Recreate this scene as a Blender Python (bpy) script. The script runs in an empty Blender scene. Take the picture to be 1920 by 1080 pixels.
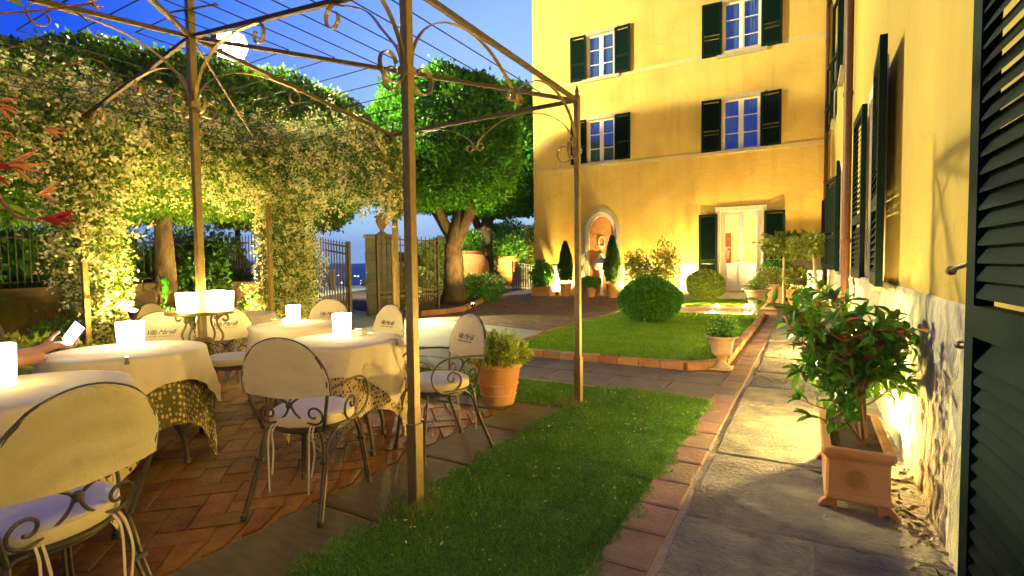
# scene: villa garden terrace at dusk
EXPO, SKY_STR, HAZE = 2.0, 0.42, 6e-5
P_FLOOD, P_ROOM, P_UP, P_WALL, P_GATE = 2900, 90, 1.1, 2300, 260
import bpy, math, random
import numpy as np
from mathutils import Vector, Matrix, noise as mnoise
R = math.radians
rng = np.random.default_rng(7)
random.seed(7)
sc = bpy.context.scene
COL = sc.collection

# ------------------------------------------------------------------ camera
CAMH = 1.25
def make_camera():
    pitch, roll, yaw = math.atan(45/970), 0.0116, R(29.815)
    fw = Vector((-math.sin(yaw)*math.cos(pitch), math.cos(yaw)*math.cos(pitch), -math.sin(pitch)))
    rt = Vector((math.cos(yaw), math.sin(yaw), 0)); up = rt.cross(fw)
    r2 = rt*math.cos(roll)-up*math.sin(roll); u2 = rt*math.sin(roll)+up*math.cos(roll)
    cd = bpy.data.cameras.new('camera'); cam = bpy.data.objects.new('camera', cd); COL.objects.link(cam)
    m = Matrix((( r2.x, u2.x, -fw.x, 0), (r2.y, u2.y, -fw.y, 0), (r2.z, u2.z, -fw.z, CAMH), (0, 0, 0, 1)))
    cam.matrix_world = m
    cd.sensor_width = 36; cd.lens = 970/1920*36
    cd.clip_start = 0.05; cd.clip_end = 60000
    sc.camera = cam
make_camera()

# ------------------------------------------------------------------ world: dusk sky
W = bpy.data.worlds.new('World'); sc.world = W; W.use_nodes = True
nt = W.node_tree; bgn = nt.nodes['Background']
tcw = nt.nodes.new('ShaderNodeTexCoord'); dp = nt.nodes.new('ShaderNodeVectorMath'); dp.operation = 'DOT_PRODUCT'
dp.inputs[1].default_value = (-.42, .907, 0.0)          # the afterglow is in the north west, left of the far wing
nt.links.new(tcw.outputs['Generated'], dp.inputs[0])
rpw = nt.nodes.new('ShaderNodeValToRGB'); nt.links.new(dp.outputs['Value'], rpw.inputs[0])
cl = rpw.color_ramp; cl.elements[0].position = 0.0; cl.elements[0].color = (.011, .045, .26, 1); cl.elements[1].position = 1.0; cl.elements[1].color = (.30, .50, .74, 1)
for p_, c_ in ((.50, (.006, .04, .42, 1)), (.66, (.004, .055, .58, 1)), (.76, (.03, .14, .70, 1)), (.85, (.13, .27, .76, 1)), (.93, (.27, .43, .78, 1))):
    e_ = cl.elements.new(p_); e_.color = c_
sx = nt.nodes.new('ShaderNodeSeparateXYZ'); nt.links.new(tcw.outputs['Generated'], sx.inputs[0])
mz = nt.nodes.new('ShaderNodeMapRange'); mz.interpolation_type = 'SMOOTHSTEP'; nt.links.new(sx.outputs['Z'], mz.inputs[0]); mz.inputs[1].default_value = -.02; mz.inputs[2].default_value = .34; mz.inputs[3].default_value = .9; mz.inputs[4].default_value = 0
ma = nt.nodes.new('ShaderNodeMapRange'); ma.interpolation_type = 'SMOOTHSTEP'; nt.links.new(dp.outputs['Value'], ma.inputs[0]); ma.inputs[1].default_value = .45; ma.inputs[2].default_value = .95
mm = nt.nodes.new('ShaderNodeMath'); mm.operation = 'MULTIPLY'; nt.links.new(mz.outputs[0], mm.inputs[0]); nt.links.new(ma.outputs[0], mm.inputs[1])
mxw = nt.nodes.new('ShaderNodeMixRGB'); nt.links.new(mm.outputs[0], mxw.inputs[0]); nt.links.new(rpw.outputs[0], mxw.inputs[1]); mxw.inputs[2].default_value = (.46, .68, .84, 1)
nt.links.new(mxw.outputs[0], bgn.inputs['Color'])
bgn.inputs['Strength'].default_value = SKY_STR
sc.view_settings.view_transform = 'Standard'; sc.view_settings.look = 'None'
sc.view_settings.exposure = EXPO; sc.view_settings.gamma = 1.0
sc.cycles.max_bounces = 6; sc.cycles.transparent_max_bounces = 12
sc.cycles.use_denoising = True
sc.cycles.sample_clamp_indirect = 3.0

# ------------------------------------------------------------------ helpers
def link(o, parent=None):
    COL.objects.link(o)
    if parent is not None: o.parent = parent
    return o
def tag(o, label=None, cat=None, group=None, kind=None):
    if label: o['label'] = label
    if cat: o['category'] = cat
    if group: o['group'] = group
    if kind: o['kind'] = kind
    return o
def thing(name, label, cat, loc=(0, 0, 0), rz=0.0, group=None):
    o = bpy.data.objects.new(name, None); COL.objects.link(o)
    o.empty_display_size = .1
    o.location = loc; o.rotation_euler = (0, 0, rz)
    return tag(o, label, cat, group)
def root_of(o):
    while o.parent is not None: o = o.parent
    return o
def copy_tree(o, parent=None):
    c = o.copy(); COL.objects.link(c); c.parent = parent
    for ch in o.children: copy_tree(ch, c)
    return c
def place_copy(src, loc, rz, label, name=None, scale=None):
    c = copy_tree(src); c.location = loc; c.rotation_euler = (0, 0, rz); c['label'] = label
    if scale: c.scale = scale
    return c
def mesh_np(name, V, F, m, parent=None, world=False, smooth=False):
    """V (n,3) array, F (k,m) int array of equal-sided faces"""
    V = np.asarray(V, np.float32).copy(); F = np.asarray(F, np.int32)
    if world and parent is not None: V -= np.array(root_of(parent).location, np.float32)
    me = bpy.data.meshes.new(name)
    k, s = F.shape
    me.vertices.add(len(V)); me.vertices.foreach_set('co', V.ravel())
    me.loops.add(k*s); me.loops.foreach_set('vertex_index', F.ravel())
    me.polygons.add(k); me.polygons.foreach_set('loop_start', np.arange(0, k*s, s, dtype=np.int32))
    me.update(calc_edges=True); me.validate()
    if smooth: me.polygons.foreach_set('use_smooth', np.ones(len(me.polygons), bool))
    me.materials.append(m)
    return link(bpy.data.objects.new(name, me), parent)

class MB:
    def __init__(s): s.v = []; s.f = []
    def add(s, vs, fs):
        n = len(s.v); s.v += [tuple(v) for v in vs]; s.f += [tuple(i+n for i in f) for f in fs]; return s
    def box(s, x0, x1, y0, y1, z0, z1, M=None):
        vs = [Vector((x, y, z)) for z in (z0, z1) for y in (y0, y1) for x in (x0, x1)]
        if M is not None: vs = [M @ v for v in vs]
        return s.add(vs, [(0, 2, 3, 1), (4, 5, 7, 6), (0, 1, 5, 4), (2, 6, 7, 3), (0, 4, 6, 2), (1, 3, 7, 5)])
    def bbox(s, x0, x1, y0, y1, z0, z1, b=.01, M=None):
        """box with chamfered vertical and top edges"""
        prof = [(0, 0, z0), (0, 0, z1-b), (b, b, z1)]
        rings = []
        for ox, oy, z in prof:
            X0, X1, Y0, Y1 = x0+ox, x1-ox, y0+oy, y1-oy; c = b*.7
            rings.append([(X0+c, Y0, z), (X1-c, Y0, z), (X1, Y0+c, z), (X1, Y1-c, z), (X1-c, Y1, z), (X0+c, Y1, z), (X0, Y1-c, z), (X0, Y0+c, z)])
        vs = [Vector(p) for r in rings for p in r]
        if M is not None: vs = [M @ v for v in vs]
        fs = []
        for k in range(2):
            for i in range(8): fs.append((k*8+i, k*8+(i+1) % 8, k*8+8+(i+1) % 8, k*8+8+i))
        fs.append(tuple(range(16, 24))); fs.append(tuple(range(7, -1, -1)))
        return s.add(vs, fs)
    def quad(s, a, b, c, d): return s.add([a, b, c, d], [(0, 1, 2, 3)])
    def sweep(s, path, sect, normal=None, closed=False, scale=None):
        """path: list of Vectors; sect: list of (a,b) offsets; a along 'side', b along 'normal'"""
        P = [Vector(p) for p in path]; n = len(P); m = len(sect); rings = []
        ref = None
        for i, p in enumerate(P):
            if closed: t = (P[(i+1) % n]-P[i-1])
            else: t = P[min(i+1, n-1)]-P[max(i-1, 0)]
            if t.length < 1e-9: t = Vector((0, 0, 1))
            t.normalize()
            if normal is not None:
                b = Vector(normal); a = b.cross(t)
                if a.length < 1e-6: a = Vector((1, 0, 0))
                a.normalize()
            else:
                if ref is None:
                    ref = Vector((0, 0, 1)) if abs(t.z) < .9 else Vector((1, 0, 0))
                a = ref - t*ref.dot(t)
                if a.length < 1e-6: a = t.orthogonal()
                a.normalize(); ref = a.copy(); b = t.cross(a)
            k = 1 if scale is None else scale[i]
            rings.append([p + a*(u*k) + b*(w*k) for u, w in sect])
        vs = [v for r in rings for v in r]; fs = []
        for i in range(n if closed else n-1):
            j = (i+1) % n
            for q in range(m): fs.append((i*m+q, i*m+(q+1) % m, j*m+(q+1) % m, j*m+q))
        if not closed: fs.append(tuple(range(m-1, -1, -1))); fs.append(tuple((n-1)*m+q for q in range(m)))
        return s.add(vs, fs)
    def tube(s, path, r, n=8, closed=False, scale=None):
        return s.sweep(path, [(r*math.cos(2*math.pi*i/n), r*math.sin(2*math.pi*i/n)) for i in range(n)], None, closed, scale)
    def bar(s, path, normal, w, t):
        return s.sweep(path, [(-t/2, -w/2), (t/2, -w/2), (t/2, w/2), (-t/2, w/2)], normal)
    def lathe(s, prof, c=(0, 0, 0), n=28, wob=0.0):
        c = Vector(c); vs = []; fs = []
        for (r, z) in prof:
            for i in range(n):
                a = 2*math.pi*i/n; rr = r*(1+wob*math.sin(3*a+z*20))
                vs.append(c+Vector((rr*math.cos(a), rr*math.sin(a), z)))
        for k in range(len(prof)-1):
            for i in range(n): j = (i+1) % n; fs.append((k*n+i, k*n+j, k*n+n+j, k*n+n+i))
        if prof[0][0] > 1e-6: fs.append(tuple(range(n-1, -1, -1)))
        if prof[-1][0] > 1e-6: fs.append(tuple((len(prof)-1)*n+i for i in range(n)))
        return s.add(vs, fs)
    def prism(s, poly, axis, d0, d1):
        """poly of 2d points extruded along axis: 'y' uses (x,z), 'x' uses (y,z), 'z' uses (x,y)"""
        def P(p, d): return {'y': (p[0], d, p[1]), 'x': (d, p[0], p[1]), 'z': (p[0], p[1], d)}[axis]
        n = len(poly); vs = [P(p, d0) for p in poly]+[P(p, d1) for p in poly]
        fs = [tuple(range(n)), tuple(range(2*n-1, n-1, -1))]+[(i, i+n, (i+1) % n+n, (i+1) % n) for i in range(n)]
        return s.add(vs, fs)
    def build(s, name, m, parent=None, world=False, smooth=False, bevel=0):
        vs = s.v
        if world and parent is not None:
            l = root_of(parent).location; vs = [(v[0]-l.x, v[1]-l.y, v[2]-l.z) for v in vs]
        me = bpy.data.meshes.new(name); me.from_pydata([tuple(v) for v in vs], [], s.f); me.update()
        import bmesh
        bm = bmesh.new(); bm.from_mesh(me); bmesh.ops.recalc_face_normals(bm, faces=bm.faces); bm.to_mesh(me); bm.free()
        if smooth:
            me.polygons.foreach_set('use_smooth', [True]*len(me.polygons))
            try: me.set_sharp_from_angle(angle=R(38))
            except Exception: pass
        me.materials.append(m)
        o = link(bpy.data.objects.new(name, me), parent)
        if bevel:
            md = o.modifiers.new('bevel', 'BEVEL'); md.width = bevel; md.segments = 2; md.limit_method = 'ANGLE'
        return o

def cr(pts, n=6):
    """Catmull-Rom through pts"""
    P = [Vector(p) for p in pts]; P = [P[0]*2-P[1]]+P+[P[-1]*2-P[-2]]; out = []
    for i in range(1, len(P)-2):
        a, b, c, d = P[i-1:i+3]
        for k in range(n):
            t = k/n; out.append(.5*((2*b)+(c-a)*t+(2*a-5*b+4*c-d)*t*t+(3*b-a-3*c+d)*t**3))
    out.append(P[-2]); return out
def spiral(cx, cz, r0, r1, a0, a1, n=26):
    return [(cx+(r0+(r1-r0)*i/n)*math.cos(a0+(a1-a0)*i/n), cz+(r0+(r1-r0)*i/n)*math.sin(a0+(a1-a0)*i/n)) for i in range(n+1)]

# ------------------------------------------------------------------ materials
def nodes(m):
    m.use_nodes = True; nt = m.node_tree; return nt, nt.nodes, nt.links, nt.nodes['Principled BSDF']
MC = {}
def mat(name, c1, c2=None, scale=8, rough=.7, bump=0, bscale=None, metal=0, island=0, detail=6, third=None, stretch=None, coords='Object', sheen=0, spec=.5, transl=0, contrast=(.35, .65), coat=0, streak=None):
    if name in MC: return MC[name]
    m = bpy.data.materials.new(name); nt, N, L, P = nodes(m); MC[name] = m
    c1 = (*c1, 1); P.inputs['Roughness'].default_value = rough; P.inputs['Metallic'].default_value = metal
    P.inputs['Specular IOR Level'].default_value = spec
    if coat: P.inputs['Coat Weight'].default_value = coat
    P.inputs['Base Color'].default_value = c1
    tc = N.new('ShaderNodeTexCoord'); src = tc.outputs[coords]
    mp = N.new('ShaderNodeMapping'); L.new(src, mp.inputs[0]); src = mp.outputs[0]
    if stretch: mp.inputs['Scale'].default_value = stretch
    col = None
    if c2 is not None:
        n = N.new('ShaderNodeTexNoise'); n.inputs['Scale'].default_value = scale; n.inputs['Detail'].default_value = detail; n.inputs['Roughness'].default_value = .6
        L.new(src, n.inputs['Vector'])
        rp = N.new('ShaderNodeValToRGB'); L.new(n.outputs[0], rp.inputs[0])
        rp.color_ramp.elements[0].position = contrast[0]; rp.color_ramp.elements[1].position = contrast[1]
        rp.color_ramp.elements[0].color = c1; rp.color_ramp.elements[1].color = (*c2, 1); col = rp.outputs[0]
        if third is not None:
            n2 = N.new('ShaderNodeTexNoise'); n2.inputs['Scale'].default_value = scale*.23; n2.inputs['Detail'].default_value = 5
            L.new(src, n2.inputs['Vector'])
            r2 = N.new('ShaderNodeValToRGB'); L.new(n2.outputs[0], r2.inputs[0]); r2.color_ramp.elements[0].position = .48; r2.color_ramp.elements[1].position = .68
            mx = N.new('ShaderNodeMixRGB'); L.new(r2.outputs[0], mx.inputs[0]); L.new(col, mx.inputs[1]); mx.inputs[2].default_value = (*third, 1); col = mx.outputs[0]
    if island:
        g = N.new('ShaderNodeNewGeometry'); h = N.new('ShaderNodeHueSaturation')
        mr = N.new('ShaderNodeMapRange'); L.new(g.outputs['Random Per Island'], mr.inputs[0]); mr.inputs[3].default_value = 1-island; mr.inputs[4].default_value = 1+island
        L.new(mr.outputs[0], h.inputs['Value'])
        m2 = N.new('ShaderNodeMath'); m2.operation = 'MULTIPLY_ADD'; L.new(g.outputs['Random Per Island'], m2.inputs[0])
        m3 = N.new('ShaderNodeMath'); m3.operation = 'MULTIPLY'; L.new(g.outputs['Random Per Island'], m3.inputs[0]); m3.inputs[1].default_value = 7.31
        m4 = N.new('ShaderNodeMath'); m4.operation = 'FRACT'; L.new(m3.outputs[0], m4.inputs[0])
        L.new(m4.outputs[0], m2.inputs[0]); m2.inputs[1].default_value = .05*min(1, island*3); m2.inputs[2].default_value = .5-.025*min(1, island*3)
        L.new(m2.outputs[0], h.inputs['Hue'])
        if col is not None: L.new(col, h.inputs['Color'])
        else: h.inputs['Color'].default_value = c1
        col = h.outputs[0]
    if col is not None: L.new(col, P.inputs['Base Color'])
    if streak and col is not None:
        mp2 = N.new('ShaderNodeMapping'); mp2.inputs['Scale'].default_value = (2.2, 2.2, .16); L.new(tc.outputs[coords], mp2.inputs[0])
        n3 = N.new('ShaderNodeTexNoise'); n3.inputs['Scale'].default_value = 1.6; n3.inputs['Detail'].default_value = 7; L.new(mp2.outputs[0], n3.inputs['Vector'])
        r3 = N.new('ShaderNodeValToRGB'); r3.color_ramp.elements[0].position = .52; r3.color_ramp.elements[1].position = .78; L.new(n3.outputs[0], r3.inputs[0])
        v = N.new('ShaderNodeTexVoronoi'); v.feature = 'DISTANCE_TO_EDGE'; v.inputs['Scale'].default_value = .55
        dn = N.new('ShaderNodeTexNoise'); dn.inputs['Scale'].default_value = 1.3; dn.inputs['Detail'].default_value = 6; L.new(tc.outputs[coords], dn.inputs['Vector'])
        va = N.new('ShaderNodeVectorMath'); va.operation = 'MULTIPLY_ADD'; L.new(dn.outputs['Color'], va.inputs[0]); va.inputs[1].default_value = (1.6, 1.6, 1.6); L.new(tc.outputs[coords], va.inputs[2]); L.new(va.outputs[0], v.inputs['Vector'])
        lt = N.new('ShaderNodeMath'); lt.operation = 'LESS_THAN'; L.new(v.outputs['Distance'], lt.inputs[0]); lt.inputs[1].default_value = .0045
        mxx = N.new('ShaderNodeMath'); mxx.operation = 'MAXIMUM'; L.new(lt.outputs[0], mxx.inputs[1]); L.new(r3.outputs[0], mxx.inputs[0])
        ms = N.new('ShaderNodeMath'); ms.operation = 'MULTIPLY'; L.new(mxx.outputs[0], ms.inputs[0]); ms.inputs[1].default_value = .32
        mq = N.new('ShaderNodeMixRGB'); L.new(ms.outputs[0], mq.inputs[0]); L.new(col, mq.inputs[1]); mq.inputs[2].default_value = (*streak, 1); col = mq.outputs[0]
        L.new(col, P.inputs['Base Color'])
    if bump:
        b = N.new('ShaderNodeTexNoise'); b.inputs['Scale'].default_value = bscale or scale*3; b.inputs['Detail'].default_value = 8; b.inputs['Roughness'].default_value = .65
        L.new(src, b.inputs['Vector'])
        bp = N.new('ShaderNodeBump'); bp.inputs['Strength'].default_value = min(1, bump); bp.inputs['Distance'].default_value = .02*max(1, bump)
        L.new(b.outputs[0], bp.inputs['Height']); L.new(bp.outputs[0], P.inputs['Normal'])
    if transl:
        t = N.new('ShaderNodeBsdfTranslucent'); mx = N.new('ShaderNodeMixShader'); mx.inputs[0].default_value = transl
        if col is not None: L.new(col, t.inputs[0])
        else: t.inputs[0].default_value = c1
        L.new(P.outputs[0], mx.inputs[1]); L.new(t.outputs[0], mx.inputs[2]); L.new(mx.outputs[0], N['Material Output'].inputs[0])
    return m
def emit(name, c, s):
    if name in MC: return MC[name]
    m = bpy.data.materials.new(name); nt, N, L, P = nodes(m); MC[name] = m
    P.inputs['Base Color'].default_value = (*c, 1); P.inputs['Emission Color'].default_value = (*c, 1); P.inputs['Emission Strength'].default_value = s
    return m
def glass_mix(name, tint, g=.12, rough=.02, tcol=(1, 1, 1)):
    if name in MC: return MC[name]
    m = bpy.data.materials.new(name); nt, N, L, P = nodes(m); MC[name] = m
    t = N.new('ShaderNodeBsdfTransparent'); t.inputs[0].default_value = (*tcol, 1)
    gl = N.new('ShaderNodeBsdfGlossy'); gl.inputs['Color'].default_value = (*tint, 1); gl.inputs['Roughness'].default_value = rough
    mx = N.new('ShaderNodeMixShader'); mx.inputs[0].default_value = g
    L.new(t.outputs[0], mx.inputs[1]); L.new(gl.outputs[0], mx.inputs[2]); L.new(mx.outputs[0], N['Material Output'].inputs[0])
    return m

# fabric with small printed flowers
def spot_fabric(name, base, dot, dot2, scale):
    m = bpy.data.materials.new(name); nt, N, L, P = nodes(m)
    uv = N.new('ShaderNodeTexCoord'); v = N.new('ShaderNodeTexVoronoi'); v.inputs['Scale'].default_value = scale; v.inputs['Randomness'].default_value = .45
    L.new(uv.outputs['UV'], v.inputs['Vector'])
    r = N.new('ShaderNodeValToRGB'); L.new(v.outputs['Distance'], r.inputs[0])
    e = r.color_ramp.elements; e[0].position = 0; e[0].color = (*dot2, 1); e[1].position = .14; e[1].color = (*dot, 1)
    a = e.new(.34); a.color = (*dot, 1); b = e.new(.38); b.color = (*base, 1)
    L.new(r.outputs[0], P.inputs['Base Color']); P.inputs['Roughness'].default_value = .9
    return m

M_iron = mat('wrought_iron', (.10, .085, .055), (.15, .125, .07), 30, .45, .15, 90, metal=.55)
M_post = mat('bronze_painted_iron', (.22, .16, .05), (.30, .22, .07), 25, .42, .1, 80, metal=.4)
M_cloth = mat('cream_canvas', (.76, .62, .31), (.82, .70, .40), 5, .9, .4, 12, sheen=.3)
M_cushion = mat('lilac_white_canvas', (.66, .60, .56), (.74, .68, .62), 6, .9, .25, 160)
M_tablecloth = mat('ivory_table_linen', (.78, .66, .42), (.84, .72, .48), 4, .85, .4, 10)
M_print = spot_fabric('floral_print', (.66, .52, .24), (.09, .06, .02), (.42, .26, .12), 37)
M_print2 = spot_fabric('green_floral_print', (.15, .14, .03), (.78, .56, .20), (.6, .32, .08), 29)
M_terra = mat('terracotta', (.52, .21, .06), (.64, .32, .11), 7, .8, .3, 40, third=(.60, .33, .15), contrast=(.3, .7))
M_terra_red = mat('old_red_terracotta', (.42, .15, .06), (.50, .21, .09), 9, .85, .35, 50, third=(.55, .3, .17))
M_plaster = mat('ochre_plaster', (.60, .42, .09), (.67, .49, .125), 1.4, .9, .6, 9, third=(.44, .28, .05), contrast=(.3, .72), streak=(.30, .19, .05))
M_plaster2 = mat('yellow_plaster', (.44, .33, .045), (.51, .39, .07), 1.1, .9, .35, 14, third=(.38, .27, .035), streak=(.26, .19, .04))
M_stone = mat('grey_pietra_serena', (.33, .31, .22), (.42, .39, .27), 6, .85, .4, 30)
M_basestone = mat('whitewashed_rough_stone', (.55, .50, .33), (.68, .62, .44), 5, .95, 1.4, 22, third=(.38, .35, .22), spec=.15, stretch=(1, 1.4, .6))
M_shutter = mat('dark_green_paint', (.0015, .011, .007), (.002, .015, .009), 12, .75, .1, 60, spec=.12)
M_white = mat('white_window_paint', (.70, .68, .62), (.78, .76, .70), 10, .5, .1, 50)
M_doorpaint = mat('lilac_grey_door_paint', (.34, .31, .36), (.40, .37, .40), 6, .5, .1, 50)
M_copper = mat('copper_brown_pipe', (.08, .032, .02), (.11, .045, .025), 10, .5, .2, 40, metal=.3)
M_soil = mat('soil', (.035, .022, .012), (.08, .05, .03), 30, .95, 1, 60)
M_bark = mat('tree_bark', (.05, .03, .014), (.12, .075, .035), 9, .95, 3.0, 11, third=(.11, .10, .04), stretch=(1, 1, .4))
M_black = mat('black_iron', (.02, .02, .02), (.03, .03, .03), 20, .5, .1, 60, metal=.5)
def leafmat(name, a, b, isl=.35, transl=.3, rough=.45):
    return mat(name, a, b, 2.2, rough, 0, island=isl, transl=transl, spec=.4)
L_oak = leafmat('holm_oak_leaves', (.07, .17, .012), (.13, .27, .02), .5)
L_oak2 = leafmat('clipped_tree_leaves', (.045, .19, .012), (.09, .30, .02), .5)
L_jas = leafmat('jasmine_leaves', (.10, .24, .012), (.18, .34, .02), .5)
L_box = leafmat('boxwood_leaves', (.06, .24, .02), (.13, .36, .03), .5)
L_box2 = leafmat('olive_box_leaves', (.16, .26, .03), (.24, .34, .04), .45)
L_cyp = leafmat('cypress_leaves', (.035, .11, .015), (.06, .17, .02), .45)
L_lime = leafmat('lime_leaves', (.22, .28, .04), (.32, .36, .06), .3)
L_pho = leafmat('photinia_leaves', (.08, .24, .02), (.18, .36, .03), .35, .25, .3)
L_phored = leafmat('photinia_red_leaves', (.36, .06, .02), (.34, .18, .03), .4, .35, .3)
L_grass = leafmat('grass_blades', (.11, .30, .02), (.18, .38, .03), .45, .3)
L_grass2 = leafmat('lit_grass_blades', (.20, .40, .02), (.28, .50, .03), .35, .3)  # floodlight on the further lawns is put into this brighter blade colour
M_jflower = mat('cream_petals', (.95, .92, .50), (.92, .84, .36), 3, .7, 0, island=.15, transl=.3)
M_redfl = mat('red_petals', (.60, .03, .02), (.45, .05, .02), 6, .6, 0, island=.2, transl=.2)
M_orfl = mat('apricot_petals', (.80, .33, .10), (.85, .50, .2), 6, .6, 0, island=.2, transl=.3)
M_skin = mat('skin', (.50, .24, .13), (.56, .28, .16), 12, .5, .15, 120)
WARM = (1.0, .66, .26); WARM2 = (1.0, .66, .20)
def candle_mat(name, s):
    return emit(name, (1.0, .80, .38), s)
M_lantern = candle_mat('glowing_candle_glass', 9)
M_bulb = emit('lamp_lens', (1.0, .85, .5), 40)

# ------------------------------------------------------------------ foliage helpers
def unit(n):
    v = rng.normal(size=(n, 3)); return v/np.linalg.norm(v, axis=1, keepdims=True)
def leaves_np(Cn, D, L, Wd, fold=.25):
    n = len(Cn); D = D/np.linalg.norm(D, axis=1, keepdims=True)
    r = unit(n); S = np.cross(D, r); S /= np.linalg.norm(S, axis=1, keepdims=True)+1e-9; U = np.cross(S, D)
    L = np.broadcast_to(L, (n,))[:, None]; Wd = np.broadcast_to(Wd, (n,))[:, None]
    a = Cn; b = Cn+D*L*.45+S*Wd*.5+U*L*fold*.5; c = Cn+D*L; d = Cn+D*L*.45-S*Wd*.5+U*L*fold*.5
    V = np.stack([a, b, c, d], 1).reshape(-1, 3); F = np.arange(4*n).reshape(-1, 4)
    return V, F
def cat(parts):
    Vs, Fs, o = [], [], 0
    for V, F in parts: Vs.append(V); Fs.append(F+o); o += len(V)
    return np.concatenate(Vs), np.concatenate(Fs)
class Lump:
    def __init__(s, amp, freq, k=9):
        s.k = unit(k)*freq*(.5+rng.random((k, 1))); s.p = rng.random(k)*6.28; s.amp = amp
    def __call__(s, d): return 1+s.amp*np.cos(d@s.k.T+s.p).sum(1)/math.sqrt(s.k.shape[0])
def superdir(d, p):
    if p == 2: return d
    return d/((np.abs(d)**p).sum(1, keepdims=True)**(1/p))
def crown_np(c, rad, n, leaf, p=2, shell=.25, lump=.08, freq=5, flat=None, out=.8, core=.8, aspect=.5, gaps=0):
    lp = Lump(lump, freq); c = np.array(c); rad = np.array(rad)
    d = unit(n)
    if gaps:
        g = Lump(1, freq*1.3)(d*1.0)-1; d = d[g < gaps]; n = len(d)
    s = superdir(d, p); k = (1-shell*rng.random(n)**1.6)*lp(d)*np.where(rng.random(n) < .045, 1+.09*rng.random(n), 1)
    Cn = c+s*rad*k[:, None]
    if flat is not None: Cn[:, 2] = np.maximum(Cn[:, 2], flat+rng.random(n)*.25*abs(rad[2]))
    D = d*out+unit(n)*.9+np.array([0, 0, .15])
    V, F = leaves_np(Cn, D, leaf*(.7+.6*rng.random(n)), leaf*aspect*(.7+.6*rng.random(n)))
    parts = [(V, F)]
    if core:
        nu, nv = 22, 14; vs = []
        for j in range(nv+1):
            for i in range(nu):
                a = 2*math.pi*i/nu; b = math.pi*j/nv
                vs.append((math.sin(b)*math.cos(a), math.sin(b)*math.sin(a), math.cos(b)))
        dd = np.array(vs); vv = c+superdir(dd, p)*rad*(lp(dd)*core*(1-shell*.4))[:, None]
        if flat is not None: vv[:, 2] = np.maximum(vv[:, 2], flat+.12*rad[2])
        ff = [(j*nu+i, j*nu+(i+1) % nu, (j+1)*nu+(i+1) % nu, (j+1)*nu+i) for j in range(nv) for i in range(nu)]
        parts.append((vv, np.array(ff)))
    return cat(parts)
def blob_leaves(c, rad, n, leaf, **k): return crown_np(c, rad, n, leaf, core=0, shell=.9, **k)
# ================================================================== LIGHTS (fixtures are built with them)
def point(name, loc, power, color, radius, parent=None, spot=None, direction=None, blend=.5):
    ld = bpy.data.lights.new(name, 'SPOT' if spot else 'POINT'); ld.energy = power; ld.color = color; ld.shadow_soft_size = radius
    if spot: ld.spot_size = R(spot); ld.spot_blend = blend
    o = link(bpy.data.objects.new(name, ld), parent)
    if parent is not None:
        l = root_of(parent).location; loc = (loc[0]-l.x, loc[1]-l.y, loc[2]-l.z)
    o.location = loc
    if direction is not None: o.rotation_euler = Vector(direction).to_track_quat('-Z', 'Y').to_euler()
    return o
FLOOD = (1.0, .84, .34)
# tall mast with a floodlight behind the clipped trees
LP = (-14.9, 9.45, 7.72)
t = thing('floodlight_mast', 'bright floodlight on a tall mast shining above the clipped trees', 'floodlight', (LP[0]-.15, LP[1]+.1, -.03))
MB().lathe([(.11, 0), (.09, .2), (.07, 4), (.05, LP[2]+.2)], (0, 0, 0), 12).build('pole', M_black, t, smooth=True)
hd = MB(); hM = Matrix.Translation((LP[0], LP[1], LP[2]))
hd.bbox(LP[0]-.3, LP[0]+.02, LP[1]-.42, LP[1]+.42, LP[2]-.36, LP[2]+.36, .03).build('lamp_housing', M_black, t, world=True)
MB().lathe([(0, -.36), (.25, -.26), (.36, 0), (.25, .26), (0, .36)], (LP[0]+.30, LP[1]-.06, LP[2]), 20).build('lamp_lens', emit('flood_lens', (1, .95, .75), 400), t, world=True, smooth=True)
point('flood_light', (LP[0]+.75, LP[1]-.25, LP[2]), P_FLOOD, FLOOD, .12, t)

# ================================================================== SETTING
def struct(name, mb, m, **k):
    o = mb.build(name, m, **k); o['kind'] = 'structure'; return o
# terrain: terrace plateau falling to a far valley with hills on the horizon
nr, na = 84, 200; rr = np.concatenate([np.linspace(0, 24, 5), np.linspace(26, 60, 14), np.geomspace(70, 15000, nr-19)])
aa = np.linspace(0, 2*np.pi, na, endpoint=False)
EDGE = lambda a: 25+22*(1-min(1, max(0, (math.degrees(a)-116)/10)))*(1 if math.degrees(a) < 180 else 0)+(22*min(1, max(0, (math.degrees(a)-200)/20)))
hl = [(rng.random()*6.28, k) for k in (3, 5, 7, 11, 17, 23)]
V = []
for r in rr:
    for a in aa:
        if r < EDGE(a): z = -.04
        else:
            d = min(1, (r-EDGE(a))/1500); z = -.04-150*(d**.6)
            u = max(0, (r-5000)/9000); rid = sum(math.cos(k*a*1.0+p+r/2600)*(1/(i+1.6)) for i, (p, k) in enumerate(hl))
            z += 300*min(1, u)**1.3*(1.05+.4*rid)
            z += 14*min(1, r/3000)*math.sin(a*31+r/500)*math.cos(r/420+a*9)
        V.append((-10+r*math.cos(a), 10+r*math.sin(a), z))
F = [(j*na+i, j*na+(i+1) % na, (j+1)*na+(i+1) % na, (j+1)*na+i) for j in range(len(rr)-1) for i in range(na)]
M_terr = mat('haze_blue_vegetation', (.09, .17, .20), (.14, .24, .27), .004, 1, 0, coords='Object', detail=9)  # blueness of the far haze is put into the ground colour
o = mesh_np('terrain', V, F, M_terr, smooth=True); o['kind'] = 'structure'
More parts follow.
